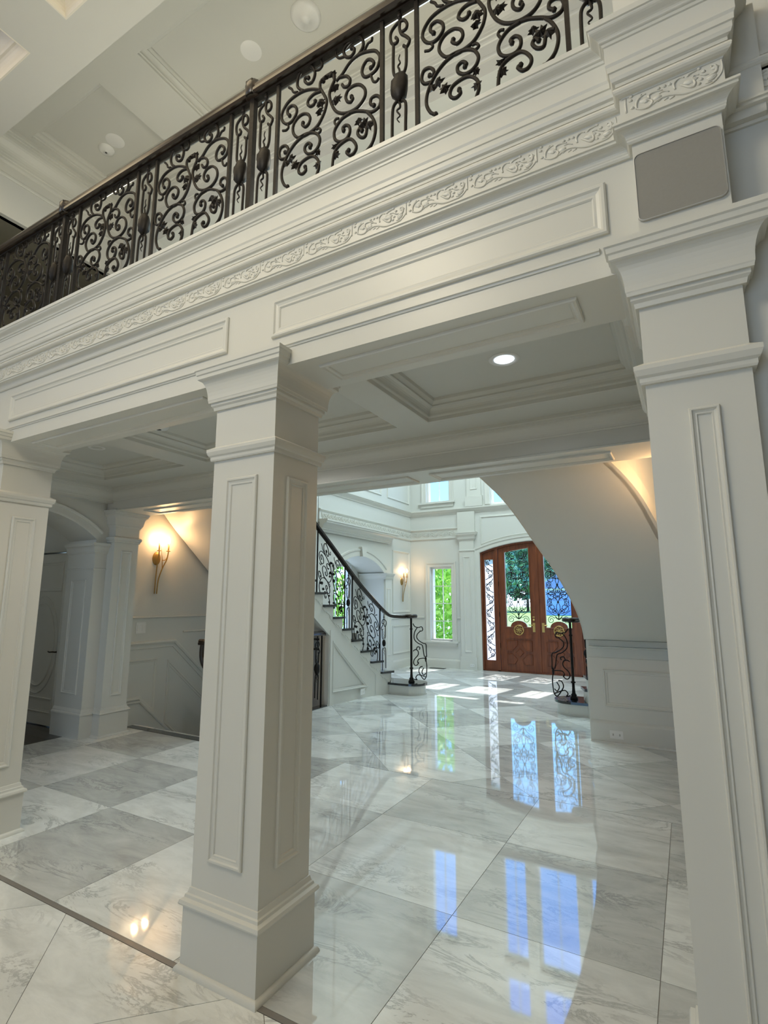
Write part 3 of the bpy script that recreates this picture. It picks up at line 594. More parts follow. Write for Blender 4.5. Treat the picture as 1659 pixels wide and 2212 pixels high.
LED = [(0, 3.18), (0.01, 3.18), (0.014, 3.20)] + cyma(0.016, 3.205, 0.07, 3.265, 6) + [(0.078, 3.268), (0.078, 3.295), (0, 3.31)]
MB().sweep(FRZ, [(FX, 6.97, 0), (FX, 10.36, 0)], (0, 0, 1)).build('frieze', 'paint', fl)
MB().sweep(LED, [(FX, 6.97, 0), (FX, 10.36, 0)], (0, 0, 1)).build('ledge_cornice', 'paint', fl)
for k in range(17):                                    # carved frieze continues here
    o = bpy.data.objects.new('scroll_carving', motif_me); COL.objects.link(o); o.parent = fl
    o.location = V((FX + 0.018, 7.02 + 0.2 * k, 2.70)) - V(fl['_base']); o.rotation_euler = (0, 0, math.pi / 2); o.scale = (0.8, 1.6, 1.25)
for y0, y1, z0, z1 in ((9.52, 10.28, 1.12, 2.395), (9.30, 10.28, 3.46, 4.9), (7.6, 9.05, 3.46, 4.9), (9.52, 10.28, 0.30, 0.86)):
    MB().frame([(FX, y0, z0), (FX, y1, z0), (FX, y1, z1), (FX, y0, z1)], (1, 0, 0), scaled(PANEL, 1.3, 1.6)).build('panel_moulding', 'paint', fl)
MB().sweep([(0, 0.99), (0.012, 0.99), (0.02, 1.0), (0.02, 1.015), (0, 1.02)], [(FX, 9.46, 0), (FX, 10.36, 0)], (0, 0, 1)).build('chair_rail', 'paint', fl)
BASE = [(0, 0), (0.018, 0), (0.018, 0.14), (0.012, 0.16), (0.006, 0.17), (0, 0.172)]
MB().sweep(BASE, [(FX, 9.46, 0), (FX, 10.36, 0)], (0, 0, 1)).build('baseboard', 'paint', fl)

# front wall
FY = 10.36
ff = empty('wall_front', (-2.5, FY, 0), 'bright white front wall around the arched entrance doors and windows', 'wall', kind='structure')
def zdoor(x): return -0.757 + math.sqrt(3.28 ** 2 - (x + 2.533) ** 2)
DX0, DX1 = -3.635, -1.431
m = MB(); T = 0.25
def fbx(x0, x1, z0, z1): m.box(x0, x1, FY, FY + T, z0, z1)
W1 = (-4.755, -4.265, 0.535, 2.065); W2 = (-4.83, -4.29, 3.47, 5.06); TRI = ((-3.38, -2.93), (-2.74, -2.04), (-1.85, -1.40)); TZ = (3.33, 5.02)
fbx(-5.6, W1[0], 0, 3.3); fbx(W1[1], DX0, 0, 3.3); fbx(W1[0], W1[1], 0, W1[2]); fbx(W1[0], W1[1], W1[3], 3.3)
fbx(DX1, 0.3, 0, 3.3)
for i in range(20):
    a = DX0 + (DX1 - DX0) * i / 20; b = DX0 + (DX1 - DX0) * (i + 1) / 20
    m.prism([(a, FY, zdoor(a)), (b, FY, zdoor(b)), (b, FY, 3.3), (a, FY, 3.3)], (0, T, 0))
fbx(-5.6, W2[0], 3.3, 6.4); fbx(W2[0], W2[1], 3.3, W2[2]); fbx(W2[0], W2[1], W2[3], 6.4); fbx(W2[1], TRI[0][0], 3.3, 6.4)
fbx(TRI[0][1], TRI[1][0], 3.3, 5.95); fbx(TRI[1][1], TRI[2][0], 3.3, 5.95); fbx(TRI[2][1], 0.3, 3.3, 6.4)
for a, b in TRI: fbx(a, b, 3.3, TZ[0]); fbx(a, b, TZ[1], 5.29)
fbx(TRI[0][0], TRI[2][1], 5.95, 6.4)
m.build('wall_panel', 'wall', ff)
MB().sweep(FRZ, [(-5.22, FY, 0), (-4.10, FY, 0)], (0, 0, 1)).build('frieze', 'paint', ff)
MB().sweep(LED, [(-5.22, FY, 0), (0.1, FY, 0)], (0, 0, 1)).build('ledge_cornice', 'paint', ff)
for k in range(5):
    o = bpy.data.objects.new('scroll_carving', motif_me); COL.objects.link(o); o.parent = ff
    o.location = V((-5.16 + 0.2 * k, FY - 0.018, 2.70)) - V(ff['_base']); o.scale = (0.8, 1.6, 1.25)
for x0, x1 in ((-4.062, -3.745),):
    MB().box(x0, x1, FY - 0.05, FY, 0, 2.64).box(x0 - 0.02, x1 + 0.02, FY - 0.07, FY, 0, 0.24).box(x0 - 0.03, x1 + 0.03, FY - 0.06, FY, 2.70, 3.20).build('door_pilaster', 'paint', ff)
    MB().sweep(crown_profile(2.60, 2.765, 0.075), [(x0, FY, 0), (x0, FY - 0.05, 0), (x1, FY - 0.05, 0), (x1, FY, 0)], (0, 0, 1)).build('pilaster_capital', 'paint', ff)
    MB().sweep([(0, 2.375), (0.012, 2.375), (0.016, 2.395), (0, 2.405)], [(x0, FY, 0), (x0, FY - 0.05, 0), (x1, FY - 0.05, 0), (x1, FY, 0)], (0, 0, 1)).build('astragal', 'paint', ff)
    MB().frame([(x0 + 0.08, FY - 0.05, 0.34), (x1 - 0.08, FY - 0.05, 0.34), (x1 - 0.08, FY - 0.05, 2.26), (x0 + 0.08, FY - 0.05, 2.26)], (0, -1, 0), PANEL).build('panel_moulding', 'paint', ff)
for x0, x1 in ((-3.87, -3.56), (-1.22, -0.9)):
    MB().box(x0, x1, FY - 0.05, FY, 3.3, 5.6).box(x0 - 0.03, x1 + 0.03, FY - 0.08, FY, 3.3, 3.52).build('upper_pilaster', 'paint', ff)
    MB().frame([(x0 + 0.08, FY - 0.05, 3.66), (x1 - 0.08, FY - 0.05, 3.66), (x1 - 0.08, FY - 0.05, 5.3), (x0 + 0.08, FY - 0.05, 5.3)], (0, -1, 0), PANEL).build('panel_moulding', 'paint', ff)
da = [(x, zdoor(x)) for x in [DX0 + (DX1 - DX0) * i / 24 for i in range(25)]]
MB().sweep([(0, 0), (0, 0.02), (0.015, 0.026), (0.08, 0.026), (0.09, 0.04), (0.12, 0.04), (0.125, 0)], ([(DX0, FY, 0)] + [(x, FY, z) for x, z in da] + [(DX1, FY, 0)])[::-1], (0, -1, 0)).build('door_architrave', 'paint', ff)
pa = [(x, FY, zdoor(x) + 0.17) for x in [-3.58 + 2.1 * i / 20 for i in range(21)]] + [(-1.48, FY, 3.06), (-3.58, FY, 3.06)]
MB().frame(pa, (0, -1, 0), scaled(PANEL, 1.2, 1.4)).build('arched_panel_moulding', 'paint', ff)
MB().sweep([(0, 0.99), (0.012, 0.99), (0.02, 1.0), (0.02, 1.015), (0, 1.02)], [(-5.22, FY, 0), (W1[0] - 0.15, FY, 0)], (0, 0, 1)).build('chair_rail', 'paint', ff)
MB().sweep([(0, 0.99), (0.012, 0.99), (0.02, 1.0), (0.02, 1.015), (0, 1.02)], [(W1[1] + 0.12, FY, 0), (-4.07, FY, 0)], (0, 0, 1)).build('chair_rail', 'paint', ff)
MB().sweep(BASE, [(-5.22, FY, 0), (-4.08, FY, 0)], (0, 0, 1)).build('baseboard', 'paint', ff)
# right side of the stair hall and its ceiling, with an opening added for the fill light
rw = empty('wall_right', (0.1, 6.5, 0), 'white side wall of the stair hall behind the right staircase', 'wall', kind='structure')
MB().box(0.10, 0.25, 3.44, 10.61, 0, 6.4).box(0.02, 0.30, 1.903, 3.44, 0, 2.57).box(0.25, 0.31, 1.9, 3.9, 2.57, 6.5).build('wall_panel', 'wall', rw)
hc = empty('ceiling_hall', (-2.5, 7, 6.4), 'white stair hall ceiling with square opening added for the unseen fill light', 'ceiling', kind='structure')
MB().box(-5.9, 0.3, 3.60, 7.2, 6.4, 6.5).box(-5.9, 0.3, 9.0, 10.7, 6.4, 6.5).box(-5.9, -3.9, 7.2, 9.0, 6.4, 6.5).box(-1.2, 0.3, 7.2, 9.0, 6.4, 6.5).box(-3.95, -1.15, 7.1, 9.1, 6.5, 6.55).build('ceiling_slab', 'ceil', hc)

MB().box(-7.0, 0.4, 1.80, 10.8, 6.56, 6.62).box(-7.0, 0.4, 1.80, 1.88, 5.8, 6.56).build('roof_deck', 'ceil', hc)
# ------------------------------------------------------------------ windows
def window(name, x0, x1, z0, z1, nx, nz, label, casing=True, y=None, sill=True):
    y = y or FY
    w = empty(name, ((x0 + x1) / 2, y, z0), label, 'window', kind='structure')
    f = 0.035; yb = y + 0.10
    m = MB(); m.box(x0, x0 + f, y + .06, yb + .04, z0, z1); m.box(x1 - f, x1, y + .06, yb + .04, z0, z1); m.box(x0 + f, x1 - f, y + .06, yb + .04, z0, z0 + f); m.box(x0 + f, x1 - f, y + .06, yb + .04, z1 - f, z1)
    m.build('sash', 'plate', w)
    for i in range(1, nx): MB().box(x0 + f + (x1 - x0 - 2 * f) * i / nx - .007, x0 + f + (x1 - x0 - 2 * f) * i / nx + .007, yb, yb + .02, z0 + f, z1 - f).build('muntin', 'plate', w)
    for j in range(1, nz): MB().box(x0 + f, x1 - f, yb, yb + .02, z0 + f + (z1 - z0 - 2 * f) * j / nz - .007, z0 + f + (z1 - z0 - 2 * f) * j / nz + .007).build('muntin', 'plate', w)
    for i in range(nx):
        for j in range(nz):
            a = x0 + f + (x1 - x0 - 2 * f) * i / nx; b = x0 + f + (x1 - x0 - 2 * f) * (i + 1) / nx
            c = z0 + f + (z1 - z0 - 2 * f) * j / nz; d = z0 + f + (z1 - z0 - 2 * f) * (j + 1) / nz
            MB().quad((a, yb + .01, c), (b, yb + .01, c), (b, yb + .01, d), (a, yb + .01, d)).build('pane', 'glass', w)
    if casing:
        MB().sweep([(0, 0), (0, 0.014), (0.012, 0.018), (0.06, 0.018), (0.07, 0.03), (0.10, 0.034), (0.105, 0)], [(x1, y, z0), (x1, y, z1), (x0, y, z1), (x0, y, z0)], (0, -1, 0)).build('casing', 'paint', w)
        if sill: MB().box(x0 - 0.17, x1 + 0.14, y - 0.06, y + 0.06, z0 - 0.035, z0).box(x0 - 0.12, x1 + 0.10, y - 0.025, y, z0 - 0.11, z0 - 0.035).build('sill', 'paint', w)
    return w
window('window_1', *W1, 2, 4, 'narrow white window with green trees outside, beside the entrance')
window('window_2', *W2, 2, 1, 'upper narrow window showing blue sky above the narrow tree window')
for i, (a, b) in enumerate(TRI):
    window('window_%d' % (3 + i), a, b, TZ[0], TZ[1], 2, 1, ['left', 'wide middle', 'right'][i] + ' light of the tall upper window over the entrance', True, None, False)
    window('window_%d' % (6 + i), a, b, 5.29, 5.95, 2, 1, ['left', 'wide middle', 'right'][i] + ' transom light at the top over the entrance', False, None, False)
nw = empty('window_9', (NB, 8.42, 0.52), 'niche window full of green leaves behind the stair railing', 'window', kind='structure')
for a, b, c, d in ((7.98, 8.02, .52, 2.06), (8.82, 8.86, .52, 2.06), (8.02, 8.82, .52, .56), (8.02, 8.82, 2.02, 2.06)): MB().box(NB - .1, NB - .04, a, b, c, d).build('sash', 'plate', nw)
MB().box(NB - .07, NB - .05, 8.41, 8.43, .56, 2.02).build('muntin', 'plate', nw)
for j in range(1, 4): MB().box(NB - .07, NB - .05, 8.02, 8.82, .56 + 1.46 * j / 4 - .008, .56 + 1.46 * j / 4 + .008).build('muntin', 'plate', nw)
MB().quad((NB - .06, 8.02, .56), (NB - .06, 8.82, .56), (NB - .06, 8.82, 2.02), (NB - .06, 8.02, 2.02)).build('pane', 'glass', nw)

# ------------------------------------------------------------------ ironwork patterns
SCROLL = [ [(0.272,0.717),(0.22,0.75),(0.168,0.769),(0.115,0.771),(0.067,0.758),(0.035,0.725),(0.025,0.691),(0.038,0.655),(0.066,0.631),(0.098,0.634),(0.121,0.661),(0.12,0.695),(0.095,0.723),(0.068,0.72),(0.063,0.696),(0.078,0.673)], [(0.066,0.631),(0.073,0.608),(0.057,0.599),(0.035,0.607)], [(0.168,0.769),(0.135,0.799),(0.121,0.832),(0.127,0.873),(0.148,0.9),(0.179,0.904),(0.211,0.884),(0.23,0.848),(0.228,0.815),(0.214,0.794),(0.188,0.799),(0.169,0.825),(0.173,0.842),(0.192,0.831)], [(0.233,0.852),(0.258,0.842),(0.276,0.856),(0.267,0.885)], [(0.177,0.904),(0.173,0.94)], [(0.125,0.785),(0.098,0.8),(0.086,0.824),(0.066,0.845)], [(0.335,0.779),(0.295,0.777),(0.268,0.764),(0.266,0.732),(0.287,0.687),(0.306,0.639),(0.299,0.591),(0.281,0.555),(0.252,0.523),(0.212,0.51),(0.166,0.51),(0.129,0.523),(0.104,0.564),(0.105,0.602),(0.13,0.632),(0.167,0.637),(0.198,0.616),(0.209,0.587),(0.2,0.563),(0.18,0.557),(0.161,0.578),(0.166,0.585)], [(0.272,0.71),(0.231,0.717),(0.201,0.705),(0.191,0.682),(0.207,0.659),(0.228,0.657),(0.238,0.671)], [(0.14,0.513),(0.176,0.514),(0.217,0.505),(0.253,0.481),(0.271,0.444),(0.265,0.411),(0.24,0.39),(0.21,0.391),(0.184,0.417),(0.183,0.445),(0.203,0.454),(0.221,0.436),(0.214,0.426)], [(0.176,0.512),(0.13,0.499),(0.089,0.467),(0.059,0.424),(0.042,0.38),(0.041,0.333),(0.059,0.288),(0.081,0.269)], [(0.258,0.478),(0.275,0.488),(0.264,0.507),(0.247,0.509)], [(0.063,0.436),(0.031,0.446),(0.019,0.476),(0.028,0.51),(0.055,0.511),(0.075,0.487),(0.073,0.465),(0.057,0.472)], [(0.25,0.219),(0.259,0.259),(0.27,0.295),(0.262,0.335),(0.231,0.369),(0.196,0.374),(0.16,0.363),(0.146,0.337),(0.152,0.312),(0.173,0.3),(0.192,0.312),(0.187,0.33)], [(0.36,0.717),(0.394,0.735),(0.427,0.768),(0.459,0.786),(0.501,0.789),(0.547,0.775),(0.583,0.752),(0.601,0.712),(0.596,0.678),(0.583,0.654),(0.557,0.643),(0.525,0.647),(0.507,0.676),(0.511,0.71),(0.533,0.733),(0.556,0.722),(0.57,0.698),(0.561,0.681),(0.554,0.68)], [(0.554,0.639),(0.566,0.602),(0.583,0.59),(0.596,0.602)], [(0.473,0.787),(0.496,0.801),(0.512,0.829),(0.503,0.872),(0.477,0.897),(0.444,0.894),(0.415,0.883),(0.401,0.858),(0.416,0.821),(0.44,0.807),(0.459,0.819),(0.461,0.841),(0.447,0.852)], [(0.411,0.828),(0.378,0.837),(0.36,0.859),(0.357,0.882)], [(0.519,0.796),(0.537,0.822),(0.556,0.825),(0.56,0.841)], [(0.458,0.895),(0.457,0.942)], [(0.34,0.776),(0.35,0.732),(0.332,0.696),(0.322,0.663),(0.333,0.611),(0.354,0.563),(0.383,0.529),(0.426,0.507),(0.472,0.505),(0.504,0.52),(0.524,0.549),(0.521,0.586),(0.498,0.619),(0.466,0.635),(0.433,0.63),(0.417,0.602),(0.425,0.571),(0.444,0.556),(0.457,0.567),(0.45,0.582)], [(0.375,0.728),(0.418,0.712),(0.44,0.682),(0.433,0.653),(0.409,0.657),(0.395,0.679)], [(0.43,0.5),(0.472,0.492),(0.518,0.468),(0.558,0.443),(0.593,0.446),(0.606,0.47),(0.601,0.498),(0.579,0.517),(0.557,0.513),(0.553,0.489),(0.571,0.471)], [(0.535,0.456),(0.562,0.414),(0.578,0.367),(0.578,0.324),(0.567,0.287),(0.55,0.265),(0.524,0.248)], [(0.444,0.497),(0.402,0.492),(0.37,0.468),(0.354,0.435),(0.362,0.395),(0.39,0.372),(0.423,0.37),(0.441,0.392),(0.441,0.423),(0.422,0.444),(0.403,0.438),(0.408,0.422)], [(0.37,0.463),(0.355,0.494),(0.364,0.507),(0.379,0.502)], [(0.346,0.243),(0.354,0.314),(0.372,0.346),(0.405,0.361),(0.442,0.361),(0.469,0.33),(0.479,0.299),(0.465,0.275),(0.443,0.275),(0.426,0.298),(0.438,0.303)], [(0.571,0.384),(0.54,0.391),(0.527,0.336),(0.501,0.341),(0.485,0.37),(0.496,0.387),(0.509,0.371)],]
LEAF = [(0.3,0.774,0.019),(0.281,0.762,0.017),(0.34,0.766,0.02),(0.273,0.643,0.027),(0.265,0.6,0.02),(0.354,0.683,0.022),(0.353,0.609,0.024),(0.372,0.613,0.02),(0.096,0.416,0.024),(0.124,0.37,0.022),(0.07,0.404,0.02),(0.262,0.307,0.019),(0.26,0.376,0.017),(0.518,0.402,0.027),(0.491,0.429,0.02),(0.545,0.38,0.022),(0.362,0.359,0.019),(0.368,0.312,0.022)]
ORN = [ [(0.007,0.912),(0.007,0.841)], [(0.01,0.839),(-0.013,0.83),(-0.035,0.81),(-0.04,0.779),(-0.031,0.743),(-0.01,0.734),(-0.003,0.747),(-0.013,0.766)], [(0.01,0.837),(0.006,0.804),(0.016,0.768),(0.038,0.741),(0.056,0.713),(0.051,0.693),(0.04,0.684),(0.026,0.699)], [(0.013,0.837),(0.032,0.83),(0.044,0.804),(0.041,0.782),(0.025,0.776),(0.013,0.78)], [(-0.024,0.739),(-0.025,0.594),(-0.01,0.56)], [(0.04,0.684),(0.038,0.587),(0.021,0.548)], [(0.008,0.552),(0.005,0.586),(-0.002,0.607),(0.009,0.62),(0.002,0.644),(0.008,0.663)], [(-0.005,0.431),(-0.023,0.415),(-0.03,0.38),(-0.032,0.267),(-0.033,0.132)], [(0.017,0.422),(0.035,0.397),(0.034,0.287),(0.032,0.102)], [(0.003,0.427),(0.008,0.392),(-0.008,0.382),(0.007,0.351),(-0.007,0.34),(0.004,0.318)],]
def iron_scroll(fn, r=0.0075, seg=6, k=4, width=1.0):
    """fn maps panel (u 0..0.614, v 0..0.95) to a 3D point"""
    m = MB()
    for l in SCROLL:
        P = smoothc(l, k); pts = [fn(p.x, p.y) for p in P]
        m.tube(pts, r * (0.8 if len(l) < 6 else 1.0), seg)
        if len(l) > 6: m.blob(pts[-1], r * 1.45, r * 1.45, r * 1.45, 6, 4)
    lf = MB()
    for u, v, q in LEAF:
        leafy(lf, fn(u, v), q, r)
    return m, lf
def leafy(lf, c, q, r):
    # a lobed leaf: one star shaped plate with a raised middle
    n = 14; a0 = random.uniform(0, 6.28); vs = [c + V((0, -r * 1.5, 0)), c + V((0, r * 1.5, 0))]; fs = []
    for i in range(n):
        a = a0 + 2 * math.pi * i / n; rr = q * (1.25 if i % 2 == 0 else 0.7) * random.uniform(0.8, 1.15)
        vs.append(c + V((rr * math.cos(a), random.uniform(-1, 1) * r * 0.9, rr * math.sin(a))))
    for i in range(n):
        fs.append((0, 2 + i, 2 + (i + 1) % n)); fs.append((1, 2 + (i + 1) % n, 2 + i))
    lf.add(vs, fs)
def iron_orn(fn, r=0.007, knot=0.045, k=4, seg=6):
    m = MB()
    for i, l in enumerate(ORN):
        wavy = i in (6, 9)
        m.tube([fn(p.x, p.y) for p in smoothc(l, k)], r * (0.62 if wavy else 1), seg, taper=(lambda t: 1.3 - 0.8 * t) if wavy else None)
    c = fn(0.007, 0.866); m.blob(c, r * 1.8, r * 1.8, r * 1.8, 8, 6)
    kn = MB(); c = fn(0.005, 0.493); kn.blob(c, knot * 0.92, knot * 0.7, knot * 1.6, 12, 9, 0.12)
    return m, kn

# ------------------------------------------------------------------ balcony railing
RY = 1.75; FZ = 3.12
br = empty('balcony_railing', (-2.7, RY, FZ - 0.01), 'black wrought iron scrollwork balcony railing above the carved frieze', 'railing')
bb = V(br['_base'])
HR = [(-0.040, 4.030), (-0.030, 4.022), (0.030, 4.022), (0.040, 4.030), (0.040, 4.046), (0.034, 4.050), (0.036, 4.066), (0.030, 4.082), (0.012, 4.092), (-0.012, 4.092), (-0.030, 4.082), (-0.036, 4.066), (-0.034, 4.050), (-0.040, 4.046)]
MB().sweep(HR, [(-5.62, RY, 0), (-0.075, RY, 0)], (0, 0, 1), smooth=False).build('handrail', 'railwood', br)
MB().box(-5.62, -0.075, RY - 0.012, RY + 0.012, 4.008, 4.024).build('rail_core', 'iron', br)
MB().box(-5.62, -0.075, RY - 0.014, RY + 0.014, FZ - 0.008, FZ + 0.02).build('bottom_rail', 'iron', br)
def share(o, loc, parent, name):
    c = bpy.data.objects.new(name, o.data); COL.objects.link(c); c.parent = parent; c.location = loc
    c['_base'] = o['_base']
    return c
def loc_proto(mb, name, mat):
    o = mb.build(name, mat, None, (0, 0, 0)); COL.objects.unlink(o); return o
sm, sl = iron_scroll(lambda u, v: V((u, 0, v)), 0.0078, 7, 5)
PS = loc_proto(sm, 'scroll_panel', 'iron'); PLS = []
for u, v, q in LEAF:
    lm = MB(); leafy(lm, V((u, 0, v)), q, 0.0078); PLS.append(loc_proto(lm, 'leaf', 'iron'))
om, ok_ = iron_orn(lambda u, v: V((u, 0, v)), 0.0072, 0.046, 5, 7)
PO = loc_proto(om, 'ornamental_baluster', 'iron'); PK = loc_proto(ok_, 'knot', 'iron')
PB = loc_proto(MB().box(-0.0085, 0.0085, -0.0085, 0.0085, 0, 0.905), 'bar', 'iron')
PP = loc_proto(MB().box(-0.0145, 0.0145, -0.0145, 0.0145, 0, 0.905).box(-0.022, 0.022, -0.044, 0.044, 0.898, 0.985), 'post', 'iron')
PCAP = loc_proto(MB().lathe([(0.0, 0.998), (0.03, 0.996), (0.046, 0.985), (0.050, 0.965), (0.048, 0.905), (0.036, 0.897), (0, 0.897)], (0, 0, 0), 14), 'post_cap', 'railwood')
def at(x): return V((x, RY, FZ)) - bb
P0 = -1.794; PER = 1.737
for k in (0, 1, 2):
    p = P0 - PER * k
    po = share(PP, at(p), br, 'post'); share(PCAP, (0, 0, 0), po, 'post_cap')
for k in (-1, 0, 1, 2):
    p = P0 - PER * k - PER                       # unit starting at post p running right
    for dx in (0.173, 0.787, 0.961, 1.577):
        if -5.6 < p + dx < -0.09: share(PB, at(p + dx), br, 'bar')
    for dx in (0.086, 0.874, 1.660):
        if -5.6 < p + dx < -0.06:
            o = share(PO, at(p + dx - 0.005), br, 'ornamental_baluster'); share(PK, (0, 0, 0), o, 'knot')
    for dx in (0.173, 0.963):
        if -5.6 < p + dx < -0.5:
            o = share(PS, at(p + dx), br, 'scroll_panel')
            for L_ in PLS: share(L_, (0, 0, 0), o, 'leaf')

# ------------------------------------------------------------------ twin curved staircases
RISE = 0.165; GO = 0.204; X0 = -2.5875
INNER = [(-1.2, 7.1), (-1.03, 6.585), (-0.95, 5.88), (-0.9075, 5.5), (-0.9256, 5.2), (-1.004, 4.85), (-1.095, 4.6), (-1.224, 4.25), (-1.369, 4.05), (-1.56, 3.91), (-1.82, 3.855)]
def stair(right):
    dy = 0.0 if right else 0.10
    def mx(x): return x if right else 2 * X0 - x
    sg = 1 if right else -1
    P = smoothc([(mx(x), y + dy) for x, y in INNER], 12); L = [0.0]
    for a, b in zip(P, P[1:]): L.append(L[-1] + (b - a).length)
    def inn(s, off=0.0):
        s = max(-0.3, min(s, L[-1])); i = 0
        if s <= 0: d = (P[0] - P[1]).normalized(); p = P[0] + d * (-s)
        else:
            while i < len(L) - 2 and L[i + 1] < s: i += 1
            t = (s - L[i]) / max(1e-9, L[i + 1] - L[i]); p = P[i].lerp(P[i + 1], t)
        return V((p.x - sg * off, p.y, 0))
    def out(s):
        p = inn(s)
        if right: return V((p.x + 0.93, p.y - 0.02 + (0.05 if s < 1.2 else 0.0), 0))
        return V((SW + 0.045, p.y + 0.02, 0)) if p.y < 6.6 else V((FX + 0.05, p.y + 0.02, 0))
    def nose(s): return 2 * RISE + max(0.0, s) / GO * RISE
    soff = -0.22 if right else -0.13
    def sof(s):
        z = 0.809 * s + soff
        if right: z = max(z, 0.975 + 0.02 * s) if s < 1.9 else z
        return max(z, 0.03)
    def z3(p, z): return V((p.x, p.y, z))
    side = 'right' if right else 'left'
    st = empty('staircase', tuple(inn(0.2)), 'curved white staircase with black treads rising %s' % ('behind the right newel under the smooth soffit' if right else 'to the left of the entrance hall'), 'staircase', 'twin curved staircases')
    sc = 1.25 if right else 1.31                      # where the spandrel wall ends
    # curtail step
    cx, cyy = mx(-1.33), 7.14 + dy
    if not right: cx, cyy = -3.70, 7.36
    ring = []
    for i in range(17):
        a = math.pi * (0.5 + i / 16)
        ring.append((cx - sg * -0.205 * math.cos(a), cyy + 0.19 * math.sin(a)))
    def curtail(r, z0, z1, name, mat):
        pts = [(cx + sg * r * math.cos(a), cyy + r * 0.95 * math.sin(a)) for a in [math.pi * (0.5 + i / 16) for i in range(17)]]
        pts = [(cx + sg * 0.98, cyy + r * 0.95)] + pts + [(cx + sg * 0.98, cyy - r * 0.95)]
        MB().prism([(x, y, z0) for x, y in pts], (0, 0, z1 - z0)).build(name, mat, st)
    curtail(0.205, 0, 0.135, 'curtail_riser', 'paint'); curtail(0.235, 0.135, 0.165, 'curtail_tread', 'tread'); curtail(0.215, 0, 0.015, 'shoe_moulding', 'paint')
    for n in range(2, 20):
        s0, s1 = (n - 2) * GO, (n - 1) * GO; z = n * RISE
        a, b = inn(s0 - 0.03, 0.032), inn(s1, 0.032); c, d = out(s1), out(s0 - 0.03)
        MB().prism([z3(p, z - 0.03) for p in (a, b, c, d)], (0, 0, 0.03)).build('tread', 'tread', st)
        a, d = inn(s0), out(s0); b, c = inn(s0 + 0.02), out(s0 + 0.02)
        MB().prism([z3(p, z - RISE) for p in (a, b, c, d)], (0, 0, RISE - 0.03)).build('riser', 'paint', st)
        if n < 13:                                     # scrolled bracket under the tread end
            w = []
            for t, h in ((0, 0.0), (0, -0.125), (0.12, -0.115), (0.2, -0.135), (0.32, -0.12), (0.45, -0.085), (0.55, -0.09), (0.68, -0.06), (0.8, -0.065), (0.95, -0.03), (1.0, -0.03), (1.0, 0.0)):
                p = inn(s0 + t * GO, 0.006); w.append(z3(p, z - 0.03 + h))
            MB().prism(w, (sg * 0.006, 0, 0)).build('bracket', 'paint', st)
    # inner stringer / spandrel
    m = MB(); q = 36
    for n in range(2, 20):
        for j in range(3):
            sa = (n - 2 + j / 3) * GO; sb = (n - 2 + (j + 1) / 3) * GO; zt = n * RISE - 0.03
            za = 0.0 if sb < sc + 0.02 else sof(sa); zb = 0.0 if sb < sc + 0.02 else sof(sb)
            a, b = inn(sa), inn(sb)
            m.prism([z3(a, za), z3(b, zb), z3(b, zt), z3(a, zt)], (sg * 0.07, 0, 0))
    m.build('stringer', 'paint', st)
    m = MB(); q = 44; s_end = 3.62
    rows = [(sc - 0.05) + (s_end - sc + 0.05) * i / q for i in range(q + 1)]
    for w in range(8):
        for a, b in zip(rows, rows[1:]):
            pts = [inn(a).lerp(out(a), w / 8), inn(b).lerp(out(b), w / 8), inn(b).lerp(out(b), (w + 1) / 8), inn(a).lerp(out(a), (w + 1) / 8)]
            m.add([z3(pts[0], sof(a)), z3(pts[1], sof(b)), z3(pts[2], sof(b)), z3(pts[3], sof(a))], [(0, 1, 2, 3)], True)
    o = m.build('soffit', 'paint', st)
    bm_merge(o)
    m = MB(); m2 = MB(); m3 = MB()
    for a, b in zip(rows, rows[1:]):
        pa, pb = out(a), out(b); ea, eb = V((sg * 0.02, 0, 0)), V((sg * 0.02, 0, 0))
        m.prism([z3(pa, sof(a)), z3(pb, sof(b)), z3(pb, nose(b) + 0.05), z3(pa, nose(a) + 0.05)], (sg * 0.03, 0, 0))
        m2.prism([z3(pa, sof(a)), z3(pb, sof(b)), z3(pb, sof(b) + 0.13), z3(pa, sof(a) + 0.13)], (sg * 0.055, 0, 0))
        # lip along the inner lower edge
        qa, qb = inn(a, 0.006), inn(b, 0.006)
        m3.prism([z3(qa, sof(a) - 0.004), z3(qb, sof(b) - 0.004), z3(qb, sof(b) + 0.09), z3(qa, sof(a) + 0.09)], (sg * 0.006, 0, 0))
    if right: m.build('outer_stringer', 'paint', st); m2.build('outer_band', 'paint', st)
    m3.build('inner_band', 'paint', st)
    # spandrel panel moulding (triangle) and base
    if not right:
        tri = []
        for s, z in ((1.22, 0.16), (0.45, 0.145), (1.22, 0.84)):
            tri.append(z3(inn(s), z))
        nrm = (tri[1] - tri[0]).cross(tri[2] - tri[0]).normalized()
        if nrm.x < 0: nrm = -nrm
        MB().frame(tri, nrm, scaled(PANEL, 1.1, 1.3)).build('spandrel_moulding', 'paint', st)
        m = MB(); ba = [inn(s) for s in [0.0 + 1.30 * i / 8 for i in range(9)]]
        m.sweep([(0, 0), (0.014, 0), (0.014, 0.012), (0.008, 0.02), (0, 0.022)], [z3(p, 0) for p in ba], (0, 0, 1)); m.build('shoe_moulding', 'paint', st)
        m = MB()
        for k, (s, z0) in enumerate(((0.34, 0.14), )): pass
        line = [z3(inn(0.30), 0.02), z3(inn(0.30), 0.30), z3(inn(1.30), 1.16)]
        m.sweep([(-0.004, 0), (-0.004, 0.004), (0.004, 0.004), (0.004, 0)], [p + nrm * 0.001 for p in line], nrm); m.build('spandrel_joint', 'paint', st)
    # ------------- railing on the stair
    nx, ny = (mx(-1.33), 7.14) if right else (-3.70, 7.34)
